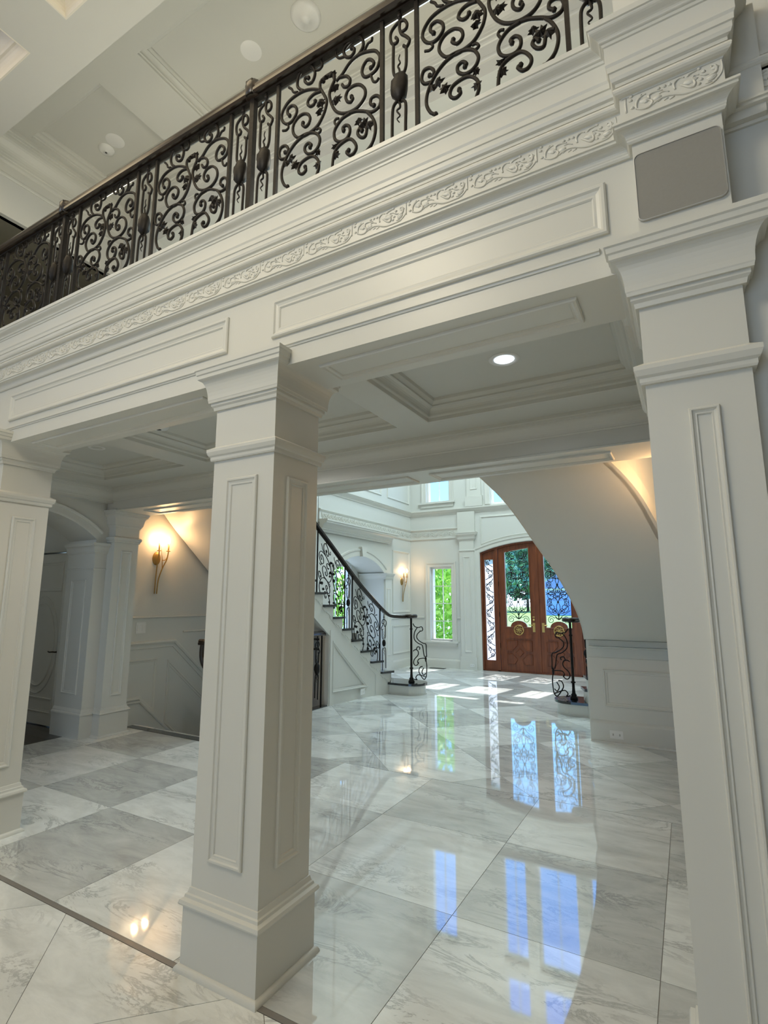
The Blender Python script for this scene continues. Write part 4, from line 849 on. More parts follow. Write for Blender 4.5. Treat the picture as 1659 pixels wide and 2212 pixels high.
    rl = empty('stair_railing', (nx, ny, 0.165), ('black iron stair railing and newel against the red door, under the soffit' if right else 'black iron scrollwork stair railing with dark handrail and volute newel'), 'railing', 'railings of the twin staircases')
    HP = [(-0.030, -0.03), (0.030, -0.03), (0.034, -0.012), (0.028, 0.0), (0.030, 0.014), (0.016, 0.028), (-0.016, 0.028), (-0.030, 0.014), (-0.028, 0.0), (-0.034, -0.012)]
    path = []
    for i in range(0, 46):
        s = 0.10 + 3.45 * i / 45; p = inn(s, -0.03); path.append(z3(p, nose(s) + 0.80))
    p1 = path[0]; lead = [V((nx, ny, 1.135)), V((nx + (p1.x - nx) * 0.45, ny + (p1.y - ny) * 0.35, 1.135)), V((nx + (p1.x - nx) * 0.8, ny + (p1.y - ny) * 0.7, 1.15))]
    rp = smoothc([tuple(p) for p in lead + path[::3]], 4)
    m = MB(); rows_ = []
    for i, p in enumerate(rp):
        t = (rp[min(i + 1, len(rp) - 1)] - rp[max(i - 1, 0)]); t.z = 0; t.normalize(); sd = t.cross(V((0, 0, 1)))
        rows_.append([p + sd * u + V((0, 0, v)) for u, v in HP])
    k = len(HP); fs = []
    for i in range(len(rows_) - 1):
        for j in range(k): fs.append((i * k + j, i * k + (j + 1) % k, (i + 1) * k + (j + 1) % k, (i + 1) * k + j))
    m.add([q for r_ in rows_ for q in r_], fs, False); m.build('handrail', 'railwood', rl)
    MB().lathe([(0, 1.165), (0.085, 1.163), (0.098, 1.150), (0.098, 1.125), (0.088, 1.110), (0.03, 1.105), (0, 1.105)], (nx, ny, 0), 20).build('volute', 'railwood', rl)
    ne = MB().lathe([(0, 0.165), (0.046, 0.165), (0.048, 0.18), (0.032, 0.20), (0.036, 0.215), (0.022, 0.235), (0.017, 0.30), (0.017, 0.355), (0.030, 0.362), (0.030, 0.372), (0.017, 0.380), (0.016, 0.93), (0.026, 0.945), (0.016, 0.955), (0.016, 1.11)], (nx, ny, 0), 12).build('newel_post', 'iron', rl)
    # scroll bracket standing in front of the newel
    dirv = V((0.62 * -sg if right else 0.55, 0.55 if right else 0.60, 0)).normalized()
    if right: dirv = V((-0.92, -0.35, 0)).normalized()
    def nb(a, h): return V((nx, ny, 0)) + dirv * a + V((0, 0, h))
    NBK = [[(0.03, 0.86), (0.06, 0.815), (0.12, 0.80), (0.17, 0.81), (0.19, 0.77), (0.17, 0.745), (0.14, 0.75)],
           [(0.10, 0.80), (0.06, 0.74), (0.045, 0.67), (0.06, 0.61), (0.12, 0.56), (0.18, 0.53), (0.20, 0.42), (0.215, 0.36)],
           [(0.15, 0.745), (0.10, 0.70), (0.09, 0.65), (0.13, 0.60), (0.20, 0.56), (0.24, 0.545), (0.245, 0.44), (0.25, 0.36)],
           [(0.03, 0.45), (0.06, 0.47), (0.10, 0.46), (0.115, 0.42), (0.10, 0.38), (0.05, 0.33), (0.035, 0.28), (0.06, 0.24), (0.10, 0.25), (0.115, 0.29)],
           [(0.22, 0.34), (0.17, 0.34), (0.12, 0.33), (0.10, 0.29), (0.12, 0.265)], [(0.08, 0.47), (0.10, 0.51), (0.14, 0.50), (0.13, 0.47)],
           [(0.235, 0.36), (0.24, 0.30), (0.25, 0.22), (0.245, 0.12), (0.235, 0.06), (0.20, 0.03), (0.15, 0.09), (0.12, 0.15), (0.14, 0.21), (0.18, 0.22)],
           [(0.235, 0.06), (0.16, 0.09), (0.10, 0.10), (0.07, 0.06), (0.09, 0.03), (0.04, 0.04)], [(0.20, 0.20), (0.17, 0.14), (0.20, 0.09), (0.23, 0.12)]]
    m = MB()
    for l in NBK: m.tube([nb(p.x, p.y + 0.165) for p in smoothc(l, 4)], 0.0075, 6)
    m.blob(nb(0.235, 0.165 + 0.33), 0.016, 0.016, 0.04, 8, 6, 0.2)
    m.build('newel_scroll', 'iron', rl)
    def fall(s): return math.floor(max(0, s) / GO + 1e-6) * RISE + 2 * RISE
    def vbar(s, r, name):
        p = inn(s, -0.03); MB().box(p.x - r, p.x + r, p.y - r, p.y + r, fall(s), nose(s) + 0.775).build(name, 'iron', rl)
    s = 0.10; first = True
    while s < 3.3:
        def fo(u, v, s=s): p = inn(s + u, -0.03); return V((p.x, p.y, nose(s) - 0.075 + (v - 0.1) * 1.02 + (u * 0.8 if v > 0.85 else 0)))
        a, b = iron_orn(fo, 0.0062, 0.032, 3, 5); o = a.build('ornamental_baluster', 'iron', rl); b.build('knot', 'iron', o)
        vbar(s + 0.085, 0.0075, 'bar')
        if not first: vbar(s - 0.085, 0.0075, 'bar')
        first = False
        s1 = s + 0.095
        if s1 + 0.55 < 3.4:
            def fs_(u, v, s1=s1): q = s1 + (0.614 - u) / 0.614 * 0.56; p = inn(q, -0.03); return V((p.x, p.y, nose(q) - 0.13 + (v - 0.2) * 1.20))
            a, b = iron_scroll(fs_, 0.0062, 5, 3); o = a.build('scroll_panel', 'iron', rl); tag(b.build('leaf_cluster', 'iron', o), kind='stuff')
        s += 0.095 + 0.56 + 0.095
    return st
def bm_merge(o):
    import bmesh
    b = bmesh.new(); b.from_mesh(o.data); bmesh.ops.remove_doubles(b, verts=b.verts, dist=0.0005); b.to_mesh(o.data); b.free()
stair(False); stair(True)
# wall closing the space under the right staircase
cw = empty('wall_under_stair', (-0.4, 5.9, 0), 'white wainscot wall under the right staircase soffit', 'wall', kind='structure')
MB().box(-0.945, 0.095, 5.88, 5.93, 0, 0.985).build('wall_panel', 'paint', cw)
MB().sweep([(0, 0.905), (0.012, 0.905), (0.02, 0.912), (0.02, 0.922), (0, 0.926)], [(-0.92, 5.88, 0), (0.10, 5.88, 0)], (0, 0, 1)).build('chair_rail', 'paint', cw)
MB().sweep([(0, 0.80), (0.006, 0.80), (0.006, 0.812), (0, 0.815)], [(-0.93, 5.88, 0), (0.10, 5.88, 0)], (0, 0, 1)).build('bead', 'paint', cw)
MB().frame([(-0.80, 5.88, 0.345), (-0.05, 5.88, 0.345), (-0.05, 5.88, 0.70), (-0.80, 5.88, 0.70)], (0, -1, 0), scaled(PANEL, 1.1, 1.2)).build('panel_moulding', 'paint', cw)
MB().sweep([(0, 0), (0.02, 0), (0.02, 0.18), (0.014, 0.195), (0.006, 0.205), (0, 0.21)], [(-0.95, 5.88, 0), (0.10, 5.88, 0)], (0, 0, 1)).build('baseboard', 'paint', cw)
MB().sweep([(0.02, 0), (0.036, 0), (0.034, 0.012), (0.02, 0.018)], [(-0.95, 5.88, 0), (0.10, 5.88, 0)], (0, 0, 1)).build('shoe_moulding', 'paint', cw)
# end face of the spandrel wall beside the basement stair opening
ew = MB().box(-4.40, -4.215, 5.955, 6.06, 0, 0.98); tag(ew.build('wall_stair_end', 'paint'), 'shaded narrow wall end beside the basement stair railing', 'wall', kind='structure')

# ------------------------------------------------------------------ basement stairs and their railing
bs = empty('basement_stairs', (-4.95, 4.0, -2.1), 'dark basement stairs descending beside the sconce wall', 'staircase')
MB().box(SW + .02, -4.33, 3.90, 3.995, -0.04, 0.004).build('top_nosing', 'tread', bs)
for k in range(1, 11):
    MB().box(SW + .02, -4.33, 3.97 + 0.27 * (k - 1), 3.995 + 0.27 * k, -0.19 * k - 0.04, -0.19 * k).build('tread', 'tread', bs)
    MB().box(SW + .02, -4.33, 3.97 + 0.27 * (k - 1), 3.985 + 0.27 * (k - 1), -0.19 * k, -0.19 * (k - 1) - 0.04).build('riser', 'paint', bs)
MB().box(-4.33, -4.27, 3.995, 6.95, -2.2, -0.003).build('well_wall', 'paint', bs)
MB().box(SW + .02, -4.27, 6.7, 6.78, -2.2, 0.9).build('well_end', 'paint', bs)
MB().box(-4.34, -4.235, 3.995, 5.95, -0.003, 0.012).build('well_nosing', 'tread', bs)
bg = empty('basement_railing', (-4.36, 4.9, 0.012), 'low black iron guard railing around the basement stairwell', 'railing')
MB().sweep([(u, v + 0.945) for u, v in [(-0.030, -0.03), (0.030, -0.03), (0.036, -0.012), (0.028, 0.0), (0.030, 0.014), (0.016, 0.028), (-0.016, 0.028), (-0.030, 0.014), (-0.028, 0.0), (-0.036, -0.012)]], [(-4.545, 4.03, 0), (-4.36, 4.06, 0), (-4.29, 4.25, 0), (-4.29, 5.91, 0)], (0, 0, 1)).build('handrail', 'railwood', bg)
MB().sweep([(-0.022, 0), (-0.022, 0.0), (0.022, 0.0), (0.022, 0)], [(-4.5, 4.04, 0.9), (-4.48, 4.04, 0.8)], (0, 1, 0)) if False else None
MB().tube(smoothc([(-4.50, 4.035, 0.93), (-4.51, 4.035, 0.85), (-4.50, 4.035, 0.77), (-4.46, 4.035, 0.70), (-4.40, 4.04, 0.66)], 4), 0.03, 8).build('rail_bracket', 'railwood', bg)
MB().box(-4.40, -4.36, 4.03, 4.07, 0.012, 0.92).build('newel_post', 'iron', bg)
y = 4.30; i = 0
while y < 5.9:
    if i % 3 == 2:
        o = share(PO, V((-4.29, y + 0.03, 0.0)) - V(bg['_base']) + V((0, 0, 0.0)), bg, 'ornamental_baluster'); o.rotation_euler = (0, 0, math.pi / 2)
        k_ = share(PK, (0, 0, 0), o, 'knot')
        y += 0.13
    else:
        MB().box(-4.2985, -4.2815, y - 0.0085, y + 0.0085, 0.012, 0.92).build('bar', 'iron', bg); y += 0.13
    i += 1

# ------------------------------------------------------------------ entrance doors
def spiral(cx, cy, r, a0, turns, shrink=0.75, n=18):
    out = []
    for i in range(n + 1):
        t = i / n; a = a0 + turns * 2 * math.pi * t; rr = r * (1 - shrink * t); out.append((cx + rr * math.cos(a), cy + rr * math.sin(a)))
    return out
def grille_curves():
    """unit panel u -1..1 across, v 0..1 up (width 0.48, height 1.49): hearts and S scrolls, right half then mirrored"""
    A = 0.24 / 1.49                                   # u unit in v units
    half = []
    def S(pts): half.append(pts)
    def sp(cu, cv, r, a0, turns, lead=()):
        pts = [(cu + x, cv + y * A) for x, y in spiral(0, 0, r, a0, turns)]
        half.append(list(lead) + pts)
    for c in (0.53, 0.305):                            # two knots with four scrolls around each
        sp(0.52, c + 0.075, 0.40, math.radians(200), -1.6, [(0.0, c), (0.10, c + 0.03)])
        sp(0.52, c - 0.075, 0.40, math.radians(160), 1.6, [(0.0, c), (0.10, c - 0.03)])
        sp(0.72, c + 0.015, 0.24, math.radians(90), 1.4); sp(0.72, c - 0.018, 0.24, math.radians(270), -1.4)
    S([(0.0, 0.53), (0.12, 0.485), (0.5, 0.445), (0.95, 0.40)]); S([(0.0, 0.305), (0.15, 0.345), (0.5, 0.385), (0.95, 0.43)])
    sp(0.28, 0.415, 0.22, math.radians(180), -1.5, [(0.0, 0.47), (0.03, 0.44)]); sp(0.22, 0.385, 0.18, math.radians(150), 1.3, [(0.0, 0.36)])
    S([(0.95, 0.20), (0.6, 0.16), (0.3, 0.13), (0.08, 0.09)]); S([(0.0, 0.08), (0.05, 0.14), (0.25, 0.19), (0.6, 0.23), (0.95, 0.27)])
    sp(0.30, 0.185, 0.24, math.radians(180), -1.5, [(0.0, 0.13)]); sp(0.62, 0.075, 0.30, math.radians(150), -1.5, [(0.12, 0.085), (0.25, 0.11)])
    sp(0.66, 0.66, 0.34, math.radians(250), 1.6, [(0.05, 0.60), (0.3, 0.615)]); sp(0.34, 0.665, 0.26, math.radians(270), -1.5, [(0.02, 0.61)])
    S([(0.05, 0.60), (0.15, 0.67), (0.5, 0.70), (0.9, 0.72), (0.95, 0.76)])
    sp(0.42, 0.80, 0.40, math.radians(250), 1.7, [(0.5, 0.70), (0.30, 0.735)]); sp(0.55, 0.76, 0.2, math.radians(300), -1.3)
    S([(0.06, 0.82), (0.15, 0.87), (0.45, 0.885), (0.7, 0.86), (0.93, 0.83)])
    sp(0.36, 0.945, 0.34, math.radians(260), 1.6, [(0.5, 0.88), (0.2, 0.90)]); sp(0.78, 0.955, 0.20, math.radians(180), -1.4, [(0.45, 0.885), (0.6, 0.92)])
    sp(0.80, 0.90, 0.16, math.radians(90), 1.2)
    return half
GR = grille_curves()
def grille(fn, r=0.0062, dots=True):
    m = MB()
    for l in GR:
        for sg in (1, -1): m.tube([fn(sg * p.x, p.y) for p in smoothc(l, 2)], r, 5)
    if dots:
        for u, v in ((0, .53), (0, .305), (0.5, 0.70), (-0.5, 0.70), (0.45, 0.885), (-0.45, 0.885), (0, 0.09)): m.blob(fn(u, v), r * 3.4, r * 2.2, r * 3.4, 8, 5)
    return m
DY = FY + 0.05
d1 = empty('door_1', (-2.533, DY, 0), 'arched mahogany double entrance door with iron scroll glass panels and sidelights', 'door', kind='structure')
def dstrip(m, x0, x1, z0, f, y0, y1, n=8):
    for i in range(n):
        a = x0 + (x1 - x0) * i / n; b = x0 + (x1 - x0) * (i + 1) / n
        m.prism([(a, y0, z0), (b, y0, z0), (b, y0, f(b)), (a, y0, f(a))], (0, y1 - y0, 0))
top = lambda x: zdoor(x) - 0.002
m = MB(); y0, y1 = DY - 0.03, DY + 0.09
dstrip(m, DX0, -3.60, 0, top, y0, y1, 2); dstrip(m, -3.335, -3.275, 0, top, y0, y1, 3); dstrip(m, -1.775, -1.73, 0, top, y0, y1, 3); dstrip(m, -1.47, DX1, 0, top, y0, y1, 2)
for a, b in ((-3.60, -3.335), (-3.275, -1.775), (-1.73, -1.47)):
    for i in range(10):
        p = a + (b - a) * i / 10; q = a + (b - a) * (i + 1) / 10
        m.prism([(p, y0, top(p) - 0.035), (q, y0, top(q) - 0.035), (q, y0, top(q)), (p, y0, top(p))], (0, y1 - y0, 0))
m.box(DX0, DX1, y0, y1, 0, 0.018); m.build('door_frame', 'door', d1)
def leaf(x0, x1, gx0, gx1, hand):
    """hand: +1 handle on the right side"""
    cx = (gx0 + gx1) / 2; gz0, gz1 = 0.862, 2.345; yf, yb = DY, DY + 0.05
    fr = lambda x: top(x) - 0.037
    m = MB(); dstrip(m, x0, gx0, 0.02, fr, yf, yb, 3); dstrip(m, gx1, x1, 0.02, fr, yf, yb, 3); m.box(gx0, gx1, yf, yb, 0.02, gz0)
    gt = lambda x: gz1 - 0.02 + 0.065 * (x - gx0) / (gx1 - gx0) if hand > 0 else gz1 + 0.045 - 0.065 * (x - gx0) / (gx1 - gx0)
    for i in range(8):
        a = gx0 + (gx1 - gx0) * i / 8; b = gx0 + (gx1 - gx0) * (i + 1) / 8
        m.prism([(a, yf, gt(a)), (b, yf, gt(b)), (b, yf, fr(b)), (a, yf, fr(a))], (0, yb - yf, 0))
    bump = [(cx + 0.16 * math.cos(a), yf, gz0 + 0.115 * math.sin(a)) for a in [math.pi * i / 14 for i in range(15)]]
    m.prism(bump, (0, yb - yf, 0))
    lf = m.build('door_leaf', 'door', d1)
    gl = [(gx0, gz0), (gx1, gz0), (gx1, gt(gx1)), (gx0, gt(gx0))]
    MB().add([(x, yf + .03, z) for x, z in gl], [(0, 1, 2, 3)]).build('glass_pane', 'glass', lf)
    MB().frame([(x, yf, z) for x, z in gl], (0, -1, 0), [(0.022, 0), (0.022, 0.010), (0.008, 0.014), (0, 0.006), (0, 0)]).build('glazing_bead', 'door', lf)
    grille(lambda u, v: V((cx + u * (gx1 - gx0) / 2 * 0.97, yf + 0.018, gz0 + 0.03 + v * (gz1 - gz0 - 0.02)))).build('scroll_grille', 'iron', lf)
    # rosette: gilt ring with six petals
    m = MB(); rz = 0.80; rr = 0.092
    m.tube([(cx + rr * math.cos(2 * math.pi * i / 24), yf - 0.014, rz + rr * math.sin(2 * math.pi * i / 24)) for i in range(25)], 0.008, 6)
    for k in range(6):
        a0 = math.pi * 2 * k / 6 + 0.3; c0 = (cx + 0.055 * math.cos(a0), rz + 0.055 * math.sin(a0))
        m.tube([(c0[0] + math.cos(a0) * 0.032 * math.cos(t) - math.sin(a0) * 0.017 * math.sin(t), yf - 0.016, c0[1] + math.sin(a0) * 0.032 * math.cos(t) + math.cos(a0) * 0.017 * math.sin(t)) for t in [2 * math.pi * i / 12 for i in range(13)]], 0.0052, 5)
    m.blob((cx, yf - 0.016, rz), 0.018, 0.012, 0.018); m.build('rosette', 'brass', lf)
    m = MB(); m.lathe([(0, -0.008), (0.105, -0.008), (0.112, 0.0)], (cx, yf, rz), 24, 'y'); m.build('rosette_plate', 'door', lf)
    hx = gx1 + 0.055 if hand > 0 else gx0 - 0.055
    m = MB(); m.box(hx - 0.024, hx + 0.024, yf - 0.012, yf, 0.77, 0.945); m.tube([(hx, yf - 0.01, .90), (hx, yf - 0.05, .90), (hx - hand * 0.03, yf - 0.055, .90), (hx - hand * 0.085, yf - 0.055, .905)], 0.009, 7)
    if hand > 0: m.lathe([(0, -0.012), (0.02, -0.012), (0.022, 0)], (hx, yf, 1.0), 12, 'y').box(hx - 0.02, hx + 0.02, yf - 0.008, yf, 1.04, 1.065)
    m.build('lever_handle', 'brass', lf)
    # carved lower panels: four cut-corner fields round a diamond
    def field(pts): MB().prism([(x, yf, z) for x, z in pts], (0, -0.012, 0)).build('carved_panel', 'door', lf); MB().frame([(x, yf - .001, z) for x, z in pts], (0, -1, 0), scaled(PANEL, 0.9, 1.8)).build('panel_moulding', 'door', lf)
    a, b, z0, z1 = gx0 - 0.01, gx1 + 0.01, 0.15, 0.60; zc = (z0 + z1) / 2; d = 0.085
    field([(cx, zc - d), (cx + d, zc), (cx, zc + d), (cx - d, zc)])
    field([(a, z1), (a, zc + 0.03), (cx - d - 0.05, zc + 0.03), (cx - 0.035, zc + d + 0.05), (cx - 0.035, z1)]); field([(b, z1), (b, zc + 0.03), (cx + d + 0.05, zc + 0.03), (cx + 0.035, zc + d + 0.05), (cx + 0.035, z1)])
    field([(a, z0), (a, zc - 0.03), (cx - d - 0.05, zc - 0.03), (cx - 0.04, z0 + 0.09), (cx - 0.10, z0)]); field([(b, z0), (b, zc - 0.03), (cx + d + 0.05, zc - 0.03), (cx + 0.04, z0 + 0.09), (cx + 0.10, z0)])
    MB().box(a, b, yf - 0.014, yf, 0.64, 0.70).box(a, b, yf - 0.008, yf, 0.70, 0.73).build('dentil_rail', 'door', lf)
    return lf
leaf(-3.27, -2.507, -3.137, -2.659, +1); leaf(-2.499, -1.78, -2.372, -1.905, -1)
MB().box(-2.52, -2.486, DY - 0.016, DY, 0.02, 2.47).build('astragal', 'door', d1)
for z in (0.45, 1.05, 1.65): MB().box(-3.285, -3.265, DY - 0.012, DY, z, z + 0.09).build('hinge', 'bronze', d1)
def sidelight(x0, x1, gx0, gx1):
    yf, yb = DY, DY + 0.05; fr = lambda x: top(x) - 0.037
    m = MB(); dstrip(m, x0, gx0, 0.02, fr, yf, yb, 2); dstrip(m, gx1, x1, 0.02, fr, yf, yb, 2); m.box(gx0, gx1, yf, yb, 0.02, 0.20); dstrip(m, gx0, gx1, 2.19, fr, yf, yb, 4)
    lf = m.build('sidelight', 'door', d1)
    MB().quad((gx0, yf + .03, .2), (gx1, yf + .03, .2), (gx1, yf + .03, 2.2), (gx0, yf + .03, 2.2)).build('glass_pane', 'frost', lf)
    w = (gx1 - gx0); m = MB(); random.seed(3)
    z = 0.22; sgn = 1
    while z < 2.14:
        c = (gx0 + gx1) / 2; h = 0.26
        pts = [(c - sgn * w * 0.42, z)] + [(c + sgn * w * 0.42, z + h * 0.45), (c - sgn * w * 0.30, z + h * 0.95), (c - sgn * w * 0.40, z + h * 1.1)]
        m.tube([(p.x, yf + .018, p.y) for p in smoothc(pts, 5)], 0.0075, 5)
        m.tube([(p[0], yf + .018, p[1]) for p in spiral(c + sgn * w * 0.16, z + h * 0.28, w * 0.25, math.pi * (0.5 + 0.5 * sgn) + 1.2, -1.5 * sgn)], 0.007, 5)
        m.tube([(p[0], yf + .018, p[1]) for p in spiral(c - sgn * w * 0.14, z + h * 0.72, w * 0.24, math.pi * (0.5 - 0.5 * sgn) + 1.2, 1.5 * sgn)], 0.007, 5)
        m.tube([(p[0], yf + .018, p[1]) for p in spiral(c + sgn * w * 0.30, z + h * 0.66, w * 0.14, 0.3, 1.3 * sgn)], 0.006, 5)
        m.blob((c - sgn * w * 0.1, yf + .018, z + h * 0.5), 0.013, 0.008, 0.016, 7, 5)
        z += h; sgn = -sgn
    m.build('scroll_grille', 'iron', lf)
sidelight(-3.60, -3.335, -3.56, -3.38); sidelight(-1.73, -1.47, -1.69, -1.51)

# ------------------------------------------------------------------ sconces
def sconce(base, rz, label, energy, sc=1.0):
    """local frame: wall plane x=0, lamp faces +x, y along wall"""
    s = empty('wall_sconce', base, label, 'sconce', 'gilt branch wall sconces')
    s.rotation_euler = (0, 0, rz); s['_base'] = (0, 0, 0)
    MB().lathe([(0, 0.022), (0.035, 0.020), (0.052, 0.010), (0.056, 0.0)], (0, 0, 0), 20, 'x').build('backplate', 'gold', s)
    pl = [c for c in s.children][-1]; pl.scale = (1, 1.0, 1.45)
    MB().tube(smoothc([(0.03, -0.018, -0.42), (0.035, -0.016, -0.20), (0.045, -0.012, -0.02), (0.06, -0.014, 0.045), (0.062, -0.016, 0.09)], 5), 0.0065, 7).build('stem', 'gold', s)
    MB().tube(smoothc([(0.032, 0.012, -0.42), (0.04, 0.016, -0.26), (0.06, 0.045, -0.12), (0.075, 0.085, -0.02), (0.078, 0.10, 0.06), (0.078, 0.102, 0.09)], 5), 0.0072, 7).build('stem', 'gold', s)
    MB().tube(smoothc([(0.06, 0.045, -0.12), (0.055, 0.04, -0.02), (0.05, 0.03, 0.08), (0.05, 0.02, 0.15)], 5), 0.006, 6, taper=lambda t: 1 - 0.7 * t).build('twig', 'gold', s)
    MB().tube(smoothc([(0.055, 0.04, -0.02), (0.066, 0.075, -0.015), (0.076, 0.094, 0.02)], 5), 0.006, 6).build('twig', 'gold', s)
    for x, y in ((0.062, -0.016), (0.078, 0.102)):
        MB().lathe([(0, 0.085), (0.024, 0.088), (0.026, 0.095), (0.012, 0.098), (0, 0.098)], (x, y, 0), 12).build('drip_pan', 'gold', s)
        MB().lathe([(0.0, 0.095), (0.009, 0.095), (0.009, 0.185), (0, 0.186)], (x, y, 0), 10).build('candle', 'gold', s)
        MB().lathe([(0, 0.184), (0.009, 0.188), (0.0155, 0.205), (0.0165, 0.222), (0.011, 0.244), (0.004, 0.262), (0, 0.268)], (x, y, 0), 12).build('bulb', 'bulb', s)
        d = bpy.data.lights.new('bulb_light', 'POINT'); d.energy = energy / 2; d.color = (1.0, 0.56, 0.24); d.shadow_soft_size = 0.02
        lo = bpy.data.objects.new('bulb_light', d); COL.objects.link(lo); lo.parent = s; lo.location = (x + 0.035, y, 0.225)
    return s
sconce((SW, 4.165, 1.875), 0, 'lit two candle gilt sconce on the stairwell wall beside the pilaster', 7)
sconce((FX, 9.92, 1.76), 0, 'lit two candle gilt sconce on the panel beside the arched niche', 2.5)
sconce((0.10, 4.02, 1.98), math.pi, 'lit two candle sconce glimpsed beside the right pilaster edge', 8)

add_light('hallway_fill', 'POINT', (-7.0, 2.3, 2.3), None, 2.5, (0.95, 1.0, 0.95), 0.08)  # added fill lamp without fixture, lifts the dim hallway
add_light('recessed_and_fill_spot', 'SPOT', (-0.772, 2.69, 2.68), (0, 0, -1), 2.5, (0.92, 0.96, 1.0), 0.05)
add_light('recessed_and_fill_spot', 'SPOT', (-2.60, 2.69, 2.66), (0, 0, -1), 28, (1.0, 0.97, 0.92), 0.06)  # added fill spot without fixture, brightens the left bay
# ------------------------------------------------------------------ speakers, detectors, recessed lamps, plates
def rounded_rect(x0, x1, z0, z1, r, n=5):
    out = []
    for cx, cz, a0 in ((x1 - r, z0 + r, -90), (x1 - r, z1 - r, 0), (x0 + r, z1 - r, 90), (x0 + r, z0 + r, 180)):
        for i in range(n + 1):
            a = math.radians(a0 + 90 * i / n); out.append((cx + r * math.cos(a), cz + r * math.sin(a)))
    return out
sp = empty('wall_speaker', (0.073, 1.556, 2.478), 'grey rounded square flush speaker above the pilaster capital', 'speaker')
rr = rounded_rect(-0.034, 0.181, 2.476, 2.690, 0.016)
MB().prism([(x, 1.5555, z) for x, z in rr], (0, -0.006, 0)).build('grille_cloth', 'speaker', sp)
MB().frame([(x, 1.5555, z) for x, z in rr], (0, -1, 0), [(0.0025, 0), (0.0025, 0.007), (0.0, 0.008), (0, 0)]).build('rim', 'rim', sp)
def ceiling_disc(name, x, y, z, r, prof, label, cat, mat='plate', inner=None, imat=None):
    o = empty(name, (x, y, z), label, cat)
    MB().lathe([(a * r, z - h) for a, h in prof], (x, y, 0), 24).build('housing', mat, o)
    if inner: MB().lathe([(a * r, z - h) for a, h in inner], (x, y, 0), 24).build('lens', imat, o)
    return o
DISC = [(0, 0.03), (0.55, 0.03), (0.9, 0.02), (1.0, 0.006), (1.0, 0)]
FLAT = [(0, 0.003), (0.93, 0.003), (1.0, 0.0)]
TRIM = [(0.62, -0.02), (0.66, 0.002), (0.9, 0.007), (1.0, 0.001)]
ceiling_disc('recessed_lamp', -0.772, 2.69, 2.70, 0.085, TRIM, 'lit recessed ceiling lamp in the coffer right of the middle column', 'ceiling light', 'plate', [(0, 0.004), (0.6, 0.004), (0.64, 0.002)], 'lampface')
ceiling_disc('smoke_detector', -3.40, 2.50, 2.70, 0.075, DISC, 'round white smoke detector in the coffer left of the middle column', 'smoke detector', 'plate', [(0, 0.032), (0.25, 0.032), (0.25, 0.03)], 'slot')
ceiling_disc('recessed_lamp', -4.38, 2.62, 2.70, 0.070, TRIM, 'unlit recessed lamp in the coffer nearest the arched hallway', 'ceiling light', 'plate', [(0, -0.006), (0.62, -0.006), (0.63, -0.004)], 'slot')
ceiling_disc('smoke_detector', -2.36, 2.83, 6.16, 0.125, [(0, 0.045), (0.3, 0.045), (0.31, 0.04), (0.8, 0.03), (1, 0.008), (1, 0)], 'large round white ceiling detector near the top edge', 'smoke detector')
ceiling_disc('ceiling_speaker', -2.957, 2.82, 6.16, 0.092, FLAT, 'flat round white ceiling speaker beside the large detector', 'speaker')
ceiling_disc('smoke_detector', -5.04, 2.82, 6.16, 0.08, [(0, 0.04), (0.2, 0.04), (0.22, 0.034), (0.6, 0.034), (0.9, 0.02), (1, 0)], 'small round detector in the far left upper coffer', 'smoke detector', 'plate', [(0, 0.043), (0.14, 0.043), (0.14, 0.04)], 'slot')
ceiling_disc('ceiling_speaker', -4.86, 2.80, 6.16, 0.092, FLAT, 'flat round white ceiling speaker beside the small detector', 'speaker')
def plate(name, c, n, w, h, label, cat, slots):
    """wall plate centred at c, normal n (axis +x or -y)"""
    o = empty(name, c, label, cat); x, y, z = c
    if n == 'x':
        MB().box(x, x + 0.006, y - w / 2, y + w / 2, z - h / 2, z + h / 2).build('cover', 'plate', o)
        for dy, dz, a, b in slots: MB().box(x + 0.006, x + 0.010, y + dy - a / 2, y + dy + a / 2, z + dz - b / 2, z + dz + b / 2).build('rocker', 'plate', o)
    else:
        MB().box(x - w / 2, x + w / 2, y - 0.006, y, z - h / 2, z + h / 2).build('cover', 'plate', o)
        for dx, dz, a, b in slots: MB().box(x + dx - a / 2, x + dx + a / 2, y - 0.008, y - 0.006, z + dz - b / 2, z + dz + b / 2).build('socket', 'socket', o)
    return o
plate('light_switch', (SW, 4.02, 1.065), 'x', 0.125, 0.125, 'white double light switch on the wall below the sconce', 'light switch', ((-0.03, 0, 0.034, 0.07), (0.03, 0, 0.034, 0.07)))
plate('wall_outlet', (-0.71, 5.86, 0.085), 'y', 0.12, 0.075, 'white outlet in the baseboard under the right staircase', 'outlet', ((-0.03, 0, 0.012, 0.02), (0.03, 0, 0.012, 0.02)))
plate('wall_outlet', (-4.105, 6.60, 0.10), 'x', 0.11, 0.075, 'white outlet low on the left staircase side', 'outlet', ((-0.025, 0, 0.02, 0.03), (0.025, 0, 0.02, 0.03)))
plate('wall_outlet', (-3.83, FY - 0.071, 0.09), 'y', 0.09, 0.06, 'small outlet at the foot of the pilaster beside the entrance', 'outlet', ((-0.02, 0, 0.01, 0.015), (0.02, 0, 0.01, 0.015)))
fv = empty('floor_vent', (-4.55, 10.2, 0.0), 'small brown floor vent below the narrow window', 'vent')
MB().box(-4.72, -4.38, 10.14, 10.26, 0.0, 0.004).build('frame', 'bronze', fv)
for k in range(8): MB().box(-4.70 + 0.04 * k, -4.675 + 0.04 * k, 10.155, 10.245, 0.004, 0.006).build('louver', 'slot', fv)

